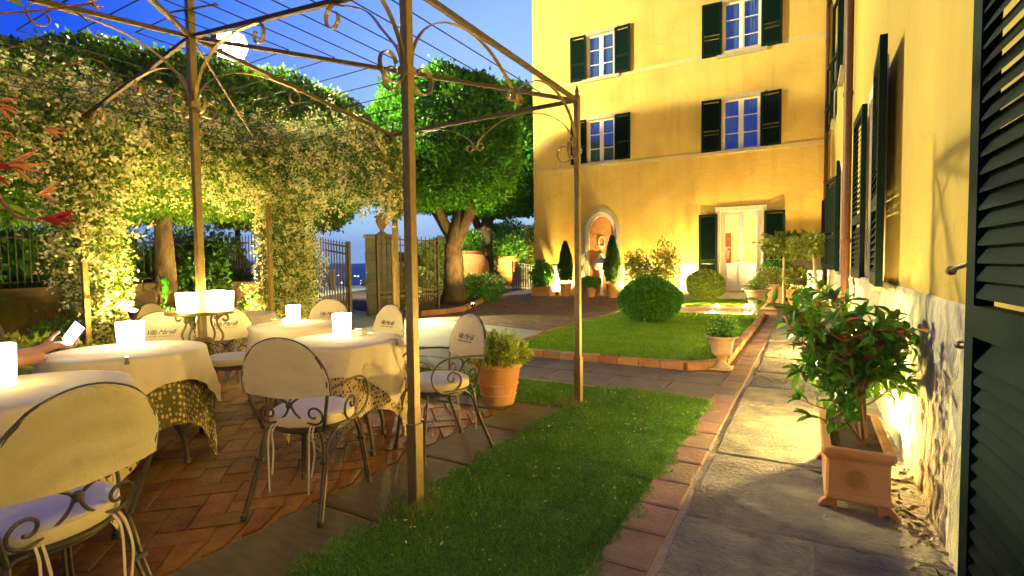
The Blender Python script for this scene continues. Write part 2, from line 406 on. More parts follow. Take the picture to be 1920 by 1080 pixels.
# town lights
mb = MB()
for i in range(260):
    a = R(rng.uniform(118, 172)); d = rng.uniform(1500, 6500) if i % 3 else rng.uniform(5000, 9000)
    x, y = -10+d*math.cos(a), 10+d*math.sin(a); s = d*.0008*rng.uniform(.6, 1.5)
    du = min(1, (d-40)/1500); z = -140*(du**.6)+6+max(0, 250*((d-5000)/9000)**1.3 if d > 5000 else 0)
    mb.add([(x+s, y, z), (x-s, y, z), (x, y+s, z), (x, y-s, z), (x, y, z+s), (x, y, z-s)], [(0, 2, 4), (2, 1, 4), (1, 3, 4), (3, 0, 4), (2, 0, 5), (1, 2, 5), (3, 1, 5), (0, 3, 5)])
o = mb.build('town_lights', emit('distant_lamps', (1, .85, .6), 7)); o['kind'] = 'stuff'; o['label'] = 'tiny lights of the towns scattered over the blue valley'; o['category'] = 'town lights'

def slab(mb, poly, z0, z1, ch=.012):
    """one stone: polygon prism with chamfered top"""
    n = len(poly); c = (sum(p[0] for p in poly)/n, sum(p[1] for p in poly)/n)
    def ins(p): d = math.hypot(p[0]-c[0], p[1]-c[1])+1e-6; return (p[0]+(c[0]-p[0])*ch/d*1.3, p[1]+(c[1]-p[1])*ch/d*1.3)
    vs = [(*p, z0) for p in poly]+[(*p, z1-ch*.5) for p in poly]+[(*ins(p), z1) for p in poly]
    fs = [(i, (i+1) % n, n+(i+1) % n, n+i) for i in range(n)]+[(n+i, n+(i+1) % n, 2*n+(i+1) % n, 2*n+i) for i in range(n)]+[tuple(range(2*n, 3*n))]
    mb.add(vs, fs)
def wavy(x0, x1, y0, y1, j=.012, step=.16):
    pts = []
    def edge(a, b):
        L = math.hypot(b[0]-a[0], b[1]-a[1]); n = max(1, int(L/step))
        for i in range(n):
            t = i/n; q = 1 if i else 0.4
            pts.append((a[0]+(b[0]-a[0])*t+rng.uniform(-j, j)*q, a[1]+(b[1]-a[1])*t+rng.uniform(-j, j)*q))
    edge((x0, y0), (x1, y0)); edge((x1, y0), (x1, y1)); edge((x1, y1), (x0, y1)); edge((x0, y1), (x0, y0))
    return pts
def herring(mb, x0, x1, y0, y1, w, z, ang=45, gap=.006, jit=.003, zj=.002, h=0):
    ca, sa = math.cos(R(ang)), math.sin(R(ang)); cx, cy = (x0+x1)/2, (y0+y1)/2
    n = int(math.hypot(x1-x0, y1-y0)/w/2)+3
    for i in range(-n, n):
        for j in range(-n, n):
            d = (i-j) % 4
            if d == 0: r = (i*w, j*w, (i+2)*w, (j+1)*w)
            elif d == 3: r = (i*w, j*w, (i+1)*w, (j+2)*w)
            else: continue
            mx, my = (r[0]+r[2])/2, (r[1]+r[3])/2; X, Y = cx+mx*ca-my*sa, cy+mx*sa+my*ca
            if not (x0+.02 < X < x1-.02 and y0+.02 < Y < y1-.02): continue
            g = gap/2; q = [(r[0]+g, r[1]+g), (r[2]-g, r[1]+g), (r[2]-g, r[3]-g), (r[0]+g, r[3]-g)]
            zz = z+rng.uniform(-zj, zj); P = []
            for (u, v) in q:
                u += rng.uniform(-jit, jit); v += rng.uniform(-jit, jit)
                P.append((min(max(cx+u*ca-v*sa, x0), x1), min(max(cy+u*sa+v*ca, y0), y1)))
            if h: slab(mb, P, z-.02, zz, .006)
            else: mb.add([(*p, zz) for p in P], [(0, 1, 2, 3)])
M_mortar = mat('pale_mortar', (.30, .25, .16), (.42, .36, .25), 18, .95, .5, 70)
M_mortar_d = mat('sandy_joint_fill', (.27, .13, .025), (.36, .19, .04), 18, .95, .5, 70)
M_patio = mat('worn_cotto_tiles', (.23, .085, .009), (.36, .155, .018), 9, .7, .9, 40, island=.2, third=(.13, .05, .01), contrast=(.3, .7), spec=.2)
M_drive = mat('old_driveway_bricks', (.13, .088, .048), (.20, .135, .07), 6, .8, .3, 40, island=.32)
M_slab = mat('weathered_sandstone_slabs', (.19, .18, .155), (.47, .42, .29), 5.0, .85, 3.0, 32, island=.22, third=(.19, .18, .18), detail=9, contrast=(.3, .66))
M_slab2 = mat('dark_grey_setts', (.13, .115, .10), (.19, .165, .14), 5, .8, .9, 35, island=.22, third=(.12, .10, .085))
M_border = mat('pink_brick_border', (.27, .155, .105), (.34, .21, .14), 8, .85, .6, 45, island=.2, third=(.22, .16, .12))
M_conc = mat('pale_concrete', (.46, .50, .33), (.54, .57, .38), 1.6, .85, .25, 30, third=(.28, .31, .24))
M_curb = mat('orange_curb_bricks', (.36, .15, .06), (.46, .23, .11), 10, .85, .6, 45, island=.25, third=(.33, .26, .15))
M_turf = mat('turf_soil', (.05, .11, .015), (.07, .15, .02), 20, 1, .8, 60)
M_turf2 = mat('lit_turf_soil', (.15, .30, .02), (.2, .38, .03), 10, 1, .8, 60)  # ground of the floodlit lawns, that brightness put into its colour
def sheet(name, poly, z, m): return struct(name, MB().add([(*p, z) for p in poly], [tuple(range(len(poly)))]), m)
# patio
sheet('patio_bed', [(-8.2, -1.5), (-1.79, -1.5), (-1.79, 4.02), (-8.2, 4.02)], -.008, M_mortar_d)
mb = MB(); herring(mb, -8.2, -2.26, -1.5, 3.74, .135, .003, 45, .006, .004, .0025, h=1); struct('patio_paving', mb, M_patio)
mb = MB(); y = -1.5
while y < 3.9:
    l = rng.uniform(.55, .95); y2 = min(y+l, 4.02); slab(mb, wavy(-2.25, -1.79, y+.006, y2-.006, .008), -.02, .009+rng.uniform(-.002, .002)); y = y2
x = -8.2
while x < -2.3:
    l = rng.uniform(.5, .9); x2 = min(x+l, -2.26); slab(mb, wavy(x+.006, x2-.006, 3.75, 4.02, .007), -.02, .009+rng.uniform(-.002, .002)); x = x2
struct('patio_border', mb, mat('ribbed_border_stone', (.15, .11, .035), (.21, .155, .055), 6, .85, .9, 60, island=.2, stretch=(1, 5, 1)))
# stone path along the wall
def rough_slab(mb, x0, x1, y0, y1, sk, z0, amp=.011):
    st = .016 if y0 < 5 else .03; nx, ny = max(4, int((x1-x0)/st)), max(4, int((y1-y0)/st)); vs = []; ox = rng.uniform(0, 50)
    for j in range(ny+1):
        for i in range(nx+1):
            u, v = i/nx, j/ny; x, y = x0+(x1-x0)*u, y0+(y1-y0)*v
            ed = min(u*(x1-x0), (1-u)*(x1-x0), v*(y1-y0), (1-v)*(y1-y0))
            w = Vector((x*2.1+ox, y*3.4, ox)); h = mnoise.fractal(w, .9, 2.1, 6); rd = 1-abs(mnoise.noise(Vector((x*2.5+ox+h*.3, y*4.5, 3))))
            z = z0+amp*(.9*h-.9*max(0, rd-.9)*8*.35)
            z -= .012*max(0, 1-ed/.014)**2
            if i in (0, nx) : x += .006*mnoise.noise(Vector((x, y*9, ox)))
            if j in (0, ny) : y += .006*mnoise.noise(Vector((x*9, y, ox)))
            vs.append((x, y+sk*x, z))
    o_ = len(mb.v); mb.add(vs, [(j*(nx+1)+i, j*(nx+1)+i+1, (j+1)*(nx+1)+i+1, (j+1)*(nx+1)+i) for j in range(ny) for i in range(nx)])
sheet('path_bed', [(-.78, -1.5), (.56, -1.5), (.56, 18.6), (-.78, 18.6)], -.006, M_mortar)
mb = MB(); y = -1.5
rows = [1.25, .75, .62, .48, 1.0, .95, .9, .42, .75, .8, 1, .7, .9, 1.1, .8, .9, 1, .8, .9, 1, 1.1, .9, .8, 1]
for k, l in enumerate(rows):
    y2 = min(y+l, 18.5)
    if y2-y < .1: break
    cut = [-.53, .55] if k % 2 else [-.53, rng.uniform(-.15, .3), .55]
    sk = rng.uniform(-.06, .06)
    for a, b in zip(cut[:-1], cut[1:]):
        p = wavy(a+.008, b-.008, y+.009, y2-.009, .012, .12); p = [(q[0], q[1]+sk*(q[0]+.0)) for q in p]
        (rough_slab(mb, a+.008, b-.008, y+.009, y2-.009, sk, rng.uniform(.002, .010)) if y < 9 else slab(mb, p, -.02, .010+rng.uniform(-.004, .006), .014))
    y = y2
struct('stone_path', mb, M_slab)
mb = MB(); y = -1.5
while y < 13:
    l = rng.uniform(.27, .36); slab(mb, wavy(-.755+rng.uniform(-.008, .008), -.552, y+.005, y+l-.005, .006), -.02, .006+rng.uniform(-.003, .003), .012); y += l
struct('path_border', mb, M_border)
# cross path
sheet('cross_path_bed', [(-13, 4.86), (-.5, 4.86), (-.5, 6.16), (-13, 6.16)], -.005, M_mortar)
mb = MB()
for (a, b) in ((4.95, 5.5), (5.515, 6.1)):
    x = -13
    while x < -.62:
        l = rng.uniform(.5, .95); x2 = min(x+l, -.57)
        slab(mb, wavy(x+.006, x2-.006, a+.006, b-.006, .008), -.02, .007+rng.uniform(-.003, .003), .01); x = x2
struct('cross_path', mb, M_slab2)
mb = MB(); x = -8
while x < -.62:
    slab(mb, wavy(x+.004, min(x+.27, -.57)-.004, 4.865, 4.94, .004), -.02, .008, .008); x += .27
x = -3.6
struct('cross_path_edging', mb, M_border)
# driveway
sheet('driveway_bed', [(-20, 6.14), (-.55, 6.14), (-.55, 18.7), (-20, 18.7)], -.012, M_mortar_d)
mb = MB(); herring(mb, -14.5, -.56, 8.6, 18.6, .15, -.002, 45, .012, .004, .003); herring(mb, -14.5, -8, 18.6, 26, .15, -.002, 45, .012, .004, .003); struct('driveway_paving', mb, M_drive)
sheet('driveway_concrete', [(-3.3, 6.16), (-3.9, 7.9), (-4.2, 8.5), (-5.9, 9.0), (-8.4, 9.3), (-10.5, 10.8), (-13, 13.2), (-24, 23), (-27, 19), (-15, 9.5), (-9.2, 6.16)], .004, M_conc)
# road outside the gate, verge and parapet
sheet('road', [(-13.5, 12.5), (-12, 15), (-21, 27.5), (-28, 20)], .009, M_conc)
sheet('verge', [(-15, 6), (-14, 9), (-29, 24), (-34, 18), (-33, 2)], -.02, mat('dry_verge_grass', (.14, .16, .04), (.2, .2, .06), 3, 1, .5, 30))
# ---- lawns
G1 = [(-1.785, -1.5), (-.765, -1.5), (-.765, 4.86), (-1.785, 4.86)]
sheet('front_lawn_ground', [(-1.785, -1.5), (-.765, -1.5), (-.765, 4.86), (-9, 4.86), (-9, 4.03), (-1.785, 4.03)], .002, M_turf)
L2 = [(-3.72, 6.27), (-1.22, 6.27), (-.93, 6.62), (-.93, 12.95), (-4.0, 12.95), (-4.15, 10.4), (-3.98, 7.8)]
sheet('middle_lawn_ground', L2, .012, M_turf2)
L3 = [(-3.5, 15.45), (-1.25, 15.7), (-1.25, 17.9), (-3.6, 17.9)]
sheet('rear_lawn_ground', L3, .012, M_turf2)
def inpoly(x, y, P):
    ins = np.zeros(len(x), bool); n = len(P)
    for i in range(n):
        (x1, y1), (x2, y2) = P[i], P[(i+1) % n]
        c = ((y1 > y) != (y2 > y)) & (x < (x2-x1)*(y-y1)/(y2-y1+1e-12)+x1); ins ^= c
    return ins
def blades(P, n, h, w, z=0, dens=None):
    xs = [p[0] for p in P]; ys = [p[1] for p in P]
    x = rng.uniform(min(xs), max(xs), n); y = rng.uniform(min(ys), max(ys), n)
    if dens is not None: k = rng.random(n) < dens(x, y); x, y = x[k], y[k]
    k = inpoly(x, y, P); x, y = x[k], y[k]; n = len(x)
    a = rng.random(n)*6.28; lean = rng.normal(size=(n, 2))*.45; hh = h*(.5+rng.random(n))
    ww = w*(.7+.6*rng.random(n))
    s = np.stack([np.cos(a), np.sin(a)], 1)*ww[:, None]*.5
    A = np.stack([x-s[:, 0], y-s[:, 1], np.full(n, z)], 1); B = np.stack([x+s[:, 0], y+s[:, 1], np.full(n, z)], 1)
    Cc = np.stack([x+lean[:, 0]*hh, y+lean[:, 1]*hh, z+hh*.85], 1)
    return np.stack([A, B, Cc], 1).reshape(-1, 3), np.arange(3*n).reshape(-1, 3)
def edge_d(x, y):
    w = .5+.22*np.sin(y*9+x*3)+.2*np.sin(y*23+1)+.16*np.sin(y*41+x*11+2)
    ex = np.maximum(np.maximum(x+.775, -1.79-x), np.maximum(y-4.85, 0)*.9)
    return np.where(ex < 0, .75+.25*np.sin(x*13+2)*np.cos(y*7), np.where(ex < .11*w, .8-ex*4, .0))
def clover(P, n, r, z, zr):
    xs = [p[0] for p in P]; ys = [p[1] for p in P]
    x = rng.uniform(min(xs), max(xs), n); y = rng.uniform(min(ys), max(ys), n)
    k = inpoly(x, y, P) & (rng.random(n) < edge_d(x, y)*(.55+.45*np.sin(x*6+y*4)*np.sin(y*5-x*3))); x, y = x[k], y[k]; n = len(x)
    C = np.stack([x, y, z+rng.random(n)*zr], 1); D = unit(n); D[:, 2] = abs(D[:, 2])*.3
    return leaves_np(C, D, r*(.7+.6*rng.random(n)), r*.85, .15)
strip = [(-9, 4.03), (-1.785, 4.03), (-1.785, 4.86), (-9, 4.86)]
G1b = [(-1.80, -1.5), (-.75, -1.5), (-.75, 4.87), (-1.80, 4.87)]
def grass(name, parts, m, label):
    V, F = cat(parts); o = mesh_np(name, V, F, m); return tag(o, label, 'grass', kind='stuff')
grass('grass', [blades([(-1.92, .3), (-.64, .3), (-.64, 4.94), (-1.92, 4.94)], 190000, .026, .0036, 0, edge_d), blades(strip, 60000, .03, .006, 0)], L_grass, 'dark green short grass of the strip between patio and path')
grass('clover', [clover([(-1.92, .3), (-.64, .3), (-.64, 4.94), (-1.92, 4.94)], 130000, .0095, .006, .016)], leafmat('clover_leaves', (.08, .22, .02), (.14, .30, .03), .45), 'small clover leaves growing through the front grass strip')
grass('grass', [blades(L2, 130000, .03, .009, .012)], L_grass2, 'bright green mown grass of the brick edged middle lawn')
grass('grass', [blades(L3, 30000, .035, .014, .012)], L_grass2, 'yellow green grass in front of the glazed door')
# long tufts round the post feet
tp = []
for (cx, cy) in ((-1.77, 2.05), (-1.76, 4.24), (-1.9, 4.15), (-1.7, 1.95)):
    n = 420; a = rng.random(n)*6.28; r = abs(rng.normal(size=n))*.09+.02
    C = np.stack([cx+r*np.cos(a), cy+r*np.sin(a), np.zeros(n)], 1); D = unit(n)*.5+np.array([0, 0, 1.0])
    tp.append(leaves_np(C, D, .025+.045*rng.random(n), .004, .1))
V, F = cat(tp); tag(mesh_np('grass_tufts', V, F, leafmat('dry_grass', (.16, .24, .03), (.26, .28, .06), .3)), 'long pale grass tufts round the feet of the pergola posts', 'grass', kind='stuff')
# fallen leaves / petals
lf = []
n = 230; x = rng.uniform(-1.75, -.8, n); y = rng.uniform(1.2, 4.7, n)
C = np.stack([x, y, np.full(n, .022)], 1); D = unit(n); D[:, 2] *= .25
V, F = leaves_np(C, D, .012+.018*rng.random(n)**2, .010, .3)
tag(mesh_np('fallen_petals', V, F, mat('fallen_petal_tan', (.62, .38, .16), (.7, .55, .3), 40, .8, island=.4)), 'pale fallen petals and small dry leaves scattered over the front grass', 'fallen petals', kind='stuff')
# curbs
def brick_line(mb, pts, w, h, L=.24, z=0):
    for (a, b) in zip(pts[:-1], pts[1:]):
        a, b = Vector(a), Vector(b); d = b-a; ln = d.length; d.normalize(); nrm = Vector((-d.y, d.x)); k = max(1, round(ln/L))
        for i in range(k):
            p, q = a+d*(ln*i/k+.004), a+d*(ln*(i+1)/k-.004); hh = h+rng.uniform(-.006, .006); j = rng.uniform(-.005, .005)
            slab(mb, [tuple(p+nrm*(-w/2+j)), tuple(q+nrm*(-w/2+j)), tuple(q+nrm*(w/2+j)), tuple(p+nrm*(w/2+j))], z-.02, z+hh, .014)
mb = MB(); brick_line(mb, [(-3.85, 6.2), (-1.25, 6.2), (-.87, 6.6)], .12, .085, .25); brick_line(mb, [(-.87, 6.62), (-.87, 13)], .10, .07, .26)
struct('middle_lawn_curb', mb, M_curb)
mb = MB(); brick_line(mb, [(-3.85, 6.24), (-4.05, 7.8), (-4.22, 10.4), (-4.07, 13)], .05, .035, .3); brick_line(mb, [(-4.07, 13.02), (-.87, 13.02)], .1, .03, .26); struct('lawn_edging', mb, M_curb)
mb = MB(); x = -4.1
while x < -.6:
    for yy in (13.1, 13.62, 14.14, 14.66):
        slab(mb, wavy(x+.006, x+.5-.006, yy+.006, yy+.51, .004), -.01, .012+rng.uniform(-.003, .003), .01)
    x += .5
struct('garden_path', mb, M_border)
# flower bed by the big trees
bedc = [(-8.25, 9.85), (-8.05, 10.6), (-8.05, 11.3), (-8.5, 12.4), (-9.4, 14.4), (-11.0, 17.9), (-12.45, 20.8), (-13.6, 22.6)]
sheet('flower_bed_soil', bedc+[(-22, 24), (-17, 14), (-10.6, 10.2)], .035, M_soil)
mb = MB(); brick_line(mb, bedc, .13, .13, .3); struct('flower_bed_curb', mb, M_curb)
sheet('rear_yard_ground', [(-13.6, 22.6), (-9.6, 20), (-9.6, 40), (-30, 45), (-24, 26)], .003, M_drive)

# ================================================================== THE VILLA
FY = 18.6; WX = .54
villa = thing('villa', 'L shaped yellow plastered villa with dark green shutters', 'villa', (WX, FY, 0))
def vb(mb, name, m, parent=None, **k): return mb.build(name, m, parent or villa, world=True, **k)
def wall_y(mb, x0, x1, z0, z1, y, holes, depth=.22, sgn=1):
    """wall face at y looking to -Y with rectangular holes (x0,x1,z0,z1) and reveals"""
    xs = sorted({x0, x1, *[h[0] for h in holes], *[h[1] for h in holes]}); zs = sorted({z0, z1, *[h[2] for h in holes], *[h[3] for h in holes]})
    for a, b in zip(xs[:-1], xs[1:]):
        for c, d in zip(zs[:-1], zs[1:]):
            mx, mz = (a+b)/2, (c+d)/2
            if any(h[0] < mx < h[1] and h[2] < mz < h[3] for h in holes): continue
            mb.quad((a, y, c), (b, y, c), (b, y, d), (a, y, d))
    for (a, b, c, d) in holes:
        e = y+depth
        mb.quad((a, y, c), (a, y, d), (a, e, d), (a, e, c)); mb.quad((b, y, c), (b, e, c), (b, e, d), (b, y, d))
        mb.quad((a, y, d), (b, y, d), (b, e, d), (a, e, d)); mb.quad((a, y, c), (a, e, c), (b, e, c), (b, y, c))
XL = -9.6
wins = [(-7.31, -6.24, 8.12, 9.72), (-2.55, -1.41, 8.05, 9.72), (-7.31, -6.24, 5.02, 6.6), (-2.55, -1.41, 4.93, 6.58), (-7.31, -6.24, 11.3, 12.9), (-2.55, -1.41, 11.3, 12.9)]
door = (-2.58, -1.33, .28, 2.92)
NX, NW, NZ = -6.8, .62, 2.36   # fountain niche
niche_hole = (NX-NW, NX+NW, 0, 3.16)
mb = MB(); wall_y(mb, XL, WX, 0, 14, FY, wins+[door, niche_hole])
# fill spandrels of the arched niche
N = 20
arc = [(NX+NW*math.cos(a), NZ+(3.16-NZ)*math.sin(a)) for a in [math.pi*i/N for i in range(N+1)]]
for i in range(N):
    (xa, za), (xb, zb) = arc[i], arc[i+1]; mb.quad((xa, FY, za), (xb, FY, zb), (xb, FY, 3.16), (xa, FY, 3.16))
    mb.quad((xa, FY, za), (xb, FY, zb), (xb, FY+.25, zb), (xa, FY+.25, za))
mb.quad((XL, FY, 0), (XL, FY, 14), (XL, FY+9, 14), (XL, FY+9, 0)); mb.quad((XL, FY, 14), (WX, FY, 14), (WX, FY+9, 14), (XL, FY+9, 14)); mb.quad((XL, FY+9, 0), (XL, FY+9, 14), (WX+9, FY+9, 14), (WX+9, FY+9, 0))
vb(mb, 'rear_wall', M_plaster)
# string courses
mb = MB(); mb.box(XL-.02, WX, FY-.012, FY+.02, 8.03, 8.17); mb.box(XL-.02, WX, FY-.012, FY+.02, 4.81, 4.94); vb(mb, 'string_course', mat('pale_stone_band', (.50, .42, .18), (.56, .48, .22), 5, .9, .2, 30))
# stone plinth (irregular, broken round the door and niche)
def rough_panel(mb, x0, x1, z0, z1, y, amp, axis='y', step=.06, seed=0, ragged=0.0, freq=6, sgn=-1):
    nx = max(2, int((x1-x0)/step)); nz = max(2, int((z1-z0)/step)); vs = []
    for j in range(nz+1):
        for i in range(nx+1):
            x = x0+(x1-x0)*i/nx; z = z0+(z1-z0)*j/nz
            if j == nz: z += ragged*mnoise.noise((x*3, seed, 0))
            h = mnoise.fractal(Vector((x*freq, z*freq*.9, seed)), 1.0, 2.1, 5)*amp
            rid = -abs(mnoise.noise(Vector((x*freq*3.2+z*freq*.8, z*freq*.35-x*freq*.2, seed+5))))*amp*1.0
            h = (h+rid+amp)*(0 if j == nz else 1)
            vs.append((x, y+sgn*h, z) if axis == 'y' else (y+sgn*h, x, z))
    mb.add(vs, [(j*(nx+1)+i, j*(nx+1)+i+1, (j+1)*(nx+1)+i+1, (j+1)*(nx+1)+i) for j in range(nz) for i in range(nx)])
mb = MB()
for (a, b) in ((XL, NX-NW-.14), (NX+NW+.14, -2.72), (-1.19, WX)): rough_panel(mb, a, b, 0, 1.2, FY-.015, .035, 'y', .1, a, .03)
vb(mb, 'rear_plinth', M_basestone, smooth=True)
# door step
MBs = MB(); MBs.bbox(-2.75, -1.0, FY-.5, FY+.05, 0, .26, .015); vb(MBs, 'door_step', M_stone)
M_pane = glass_mix('window_glass', (.45, .72, 1.0), .5, .015)
M_curtain = mat('pleated_net_curtain', (.10, .20, .27), (.26, .42, .50), 3, .9, 0, stretch=(14, 14, .15))
M_dark = mat('dark_room', (.03, .03, .035))
def shutter_leaf(name, w, h, parent, hinge, ang, side, m=M_shutter, thick=.045, step=.055, mids=(.0,), tilt=.5, axis='facade'):
    """louvred leaf: frame + slats in ONE mesh; hinge = world point of lower hinge corner; side=+1 extends to +u"""
    mb = MB(); st = .075
    def bx(a, b, c, d, y0=-thick, y1=0): mb.box(min(side*a, side*b), max(side*a, side*b), y0, y1, c, d)
    bx(0, st, 0, h); bx(w-st, w, 0, h); bx(st, w-st, 0, st*1.3); bx(st, w-st, h-st, h)
    rails = [h*.36]
    for r in rails: bx(st, w-st, r-.045, r+.045)
    z = st*1.3+.03
    while z < h-st-.03:
        if not any(abs(z-r) < .07 for r in rails):
            a, b = side*st, side*(w-st); x0, x1 = min(a, b), max(a, b); dz = .031; 
            mb.add([(x0, -thick*.9, z-dz), (x1, -thick*.9, z-dz), (x1, -thick*.12, z+dz), (x0, -thick*.12, z+dz), (x0, -thick*.9, z-dz+.009), (x1, -thick*.9, z-dz+.009), (x1, -thick*.12, z+dz+.009), (x0, -thick*.12, z+dz+.009)],
                   [(0, 1, 2, 3), (4, 5, 6, 7), (0, 1, 5, 4), (2, 3, 7, 6)])
        z += step
    M = Matrix.Translation(hinge) @ Matrix.Rotation(R(ang), 4, 'Z')
    mb.v = [tuple(M @ Vector(v)) for v in mb.v]
    return vb(mb, name, m, parent)
def window_y(x0, x1, z0, z1, name='window'):
    """casement window in the rear wall"""
    mb = MB(); e = FY+.1; f = .055; cx = (x0+x1)/2
    o = (x0, x1, z0, z1)
    def fr(a, b, c, d, y0=e, y1=e+.05): mb.box(a, b, y0, y1, c, d)
    fr(x0, x0+f, z0, z1); fr(x1-f, x1, z0, z1); fr(x0+f, x1-f, z0, z0+f); fr(x0+f, x1-f, z1-f, z1)
    fr(cx-.05, cx+.05, z0+f, z1-f, e-.012, e+.04)
    for k in (1, 2):
        zz = z0+(z1-z0)*k/3; fr(x0+f, cx-.05, zz-.014, zz+.014, e+.008, e+.04); fr(cx+.05, x1-f, zz-.014, zz+.014, e+.008, e+.04)
    for (a, b) in ((x0+f, cx-.05), (cx+.05, x1-f)): fr(a, a+.03, z0+f, z1-f, e+.004, e+.045); fr(b-.03, b, z0+f, z1-f, e+.004, e+.045)
    w = vb(mb, name, M_white)
    vb(MB().quad((x0+f, e+.025, z0+f), (x1-f, e+.025, z0+f), (x1-f, e+.025, z1-f), (x0+f, e+.025, z1-f)), 'pane', M_pane, w)
    cm = MB(); nn = 60
    vs = []
    for i in range(nn+1):
        u = i/nn; yy = e+.1+.012*math.sin(u*math.pi*26); vs += [(x0+(x1-x0)*u, yy, z0), (x0+(x1-x0)*u, yy, z1)]
    cm.add(vs, [(2*i, 2*i+2, 2*i+3, 2*i+1) for i in range(nn)]); vb(cm, 'curtain', M_curtain, w)
    s = MB(); s.bbox(x0-.17, x1+.2, FY-.10, FY+.10, z0-.11, z0-.003, .01); vb(s, 'sill', M_stone, w)
    s = MB(); s.bbox(x0-.12, x1+.14, FY-.05, FY+.02, z1+.003, z1+.13, .008); vb(s, 'lintel', M_stone, w)
    shutter_leaf('shutter', .62, z1-z0+.06, w, (x0-.02, FY-.02, z0-.01), 4, -1)
    shutter_leaf('shutter', .60, z1-z0+.06, w, (x1+.02, FY-.02, z0-.01), -6, 1)
    return w
for w in wins: window_y(*w)
# ---- glazed door with lit room behind
x0, x1, z0, z1 = door; e = FY+.12; cx = (x0+x1)/2; mb = MB()
fr = lambda a, b, c, d, y0=e, y1=e+.06: mb.box(a, b, y0, y1, c, d)
fr(x0, x0+.06, z0, z1); fr(x1-.06, x1, z0, z1); fr(x0+.06, x1-.06, z1-.06, z1)
dr = vb(mb, 'glazed_door', M_doorpaint)
for (a, b) in ((x0+.06, cx-.004), (cx+.004, x1-.06)):
    mb = MB(); st = .075; zt = z1-.063; zb = z0+.003; mid = z0+(z1-z0)*.33
    fr2 = lambda A, B, C, D, y0=e+.006, y1=e+.05: mb.box(A, B, y0, y1, C, D)
    fr2(a, a+st, zb, zt); fr2(b-st, b, zb, zt); fr2(a+st, b-st, zt-st, zt); fr2(a+st, b-st, zb, zb+.1); fr2(a+st, b-st, mid-.05, mid+.05)
    for k in (1, 2): zz = mid+(zt-mid)*k/3; fr2(a+st, b-st, zz-.012, zz+.012, e+.012, e+.04)
    fr2(a+st, b-st, zb+.1, mid-.05, e+.018, e+.035); mb.bbox(a+st+.05, b-st-.05, e+.008, e+.02, zb+.15, mid-.1, .006)
    lf = vb(mb, 'door_leaf', M_doorpaint, dr)
    vb(MB().quad((a+st, e+.025, mid+.05), (b-st, e+.025, mid+.05), (b-st, e+.025, zt-st), (a+st, e+.025, zt-st)), 'pane', glass_mix('door_glass', (1, 1, 1), .06, .02), lf)
vb(MB().box(cx-.055, cx+.035, e-.02, e+.004, z0+.02, z1-.08), 'meeting_rail', M_doorpaint, dr)
vb(MB().tube([(cx+.0, e-.02, 1.28), (cx, e-.07, 1.28), (cx-.09, e-.07, 1.28)], .011, 8), 'handle', M_black, dr, smooth=True)
mb = MB(); mb.bbox(x0-.16, x1+.16, FY-.05, FY+.03, z1+.003, z1+.15, .01); mb.box(x0-.14, x0-.003, FY-.03, FY+.02, z0, z1); mb.box(x1+.003, x1+.14, FY-.03, FY+.02, z0, z1); vb(mb, 'door_surround', mat('pale_grey_door_stone', (.42, .38, .30), (.5, .46, .38), 5, .85, .3, 40), dr)
shutter_leaf('shutter', .60, 2.5, dr, (x0-.08, FY-.04, .34), 3, -1); shutter_leaf('shutter', .60, 2.52, dr, (x1+.08, FY-.04, .34), -5, 1)
# room behind the door
rm = thing('lit_room', 'warm lit cream room seen through the glazed door', 'room', (-2, FY+2.3, .27))
mb = MB(); X0, X1, Y0, Y1, Z0, Z1 = -4.4, .3, FY+.26, FY+4.3, .27, 3.25
mb.quad((X0, Y1, Z0), (X1, Y1, Z0), (X1, Y1, Z1), (X0, Y1, Z1)); mb.quad((X0, Y0, Z0), (X0, Y1, Z0), (X0, Y1, Z1), (X0, Y0, Z1)); mb.quad((X1, Y0, Z0), (X1, Y1, Z0), (X1, Y1, Z1), (X1, Y0, Z1)); mb.quad((X0, Y0, Z1), (X1, Y0, Z1), (X1, Y1, Z1), (X0, Y1, Z1))
for (a, b, c, d) in ((X0, door[0], Z0, Z1), (door[1], X1, Z0, Z1), (door[0], door[1], door[3], Z1)): mb.quad((a, Y0, c), (b, Y0, c), (b, Y0, d), (a, Y0, d))
mb.build('wall', mat('cream_room_wall', (.75, .60, .28), (.8, .65, .32), 2, .9), rm, world=True)
MB().quad((X0, Y0, Z0), (X1, Y0, Z0), (X1, Y1, Z0), (X0, Y1, Z0)).build('floor', M_terra, rm, world=True)
MB().lathe([(0, -.12), (.1, -.1), (.14, 0), (.1, .1), (0, .12)], (-.5, FY+2.6, 2.75), 16).build('ceiling_lamp', emit('room_lamp', (1, .8, .42), 8), rm, world=True, smooth=True)
point('room_light', (-1.9, FY+2.0, 2.5), P_ROOM, (1, .76, .36), .15, rm)
mb = MB(); mb.bbox(-3.35, -2.75, Y1-.06, Y1-.002, Z0, 2.42, .01); d2 = mb.build('inner_door', mat('walnut', (.16, .05, .02), (.22, .08, .03), 4, .5, stretch=(1, 1, .2)), rm, world=True)
mb = MB()
mb.box(-3.07, -3.03, Y1-.075, Y1-.061, .35, 2.38); mb.build('door_stile', M_white, rm, world=True)
tb = thing('hall_table', 'small white clothed table inside the lit room', 'table', (-2.9, FY+2.4, .27))
MB().lathe([(.42, 0), (.40, .3), (.36, .72), (.36, .75), (0, .751)], (0, 0, 0), 24).build('table_cover', M_white, tb, smooth=True)
fl = thing('flower_bouquet', 'orange and cream bouquet in a vase on the indoor table', 'bouquet', (-2.9, FY+2.4, 1.022))
MB().lathe([(.05, 0), (.08, .08), (.05, .2), (.07, .25)], (0, 0, 0), 14).build('vase', M_white, fl, smooth=True)
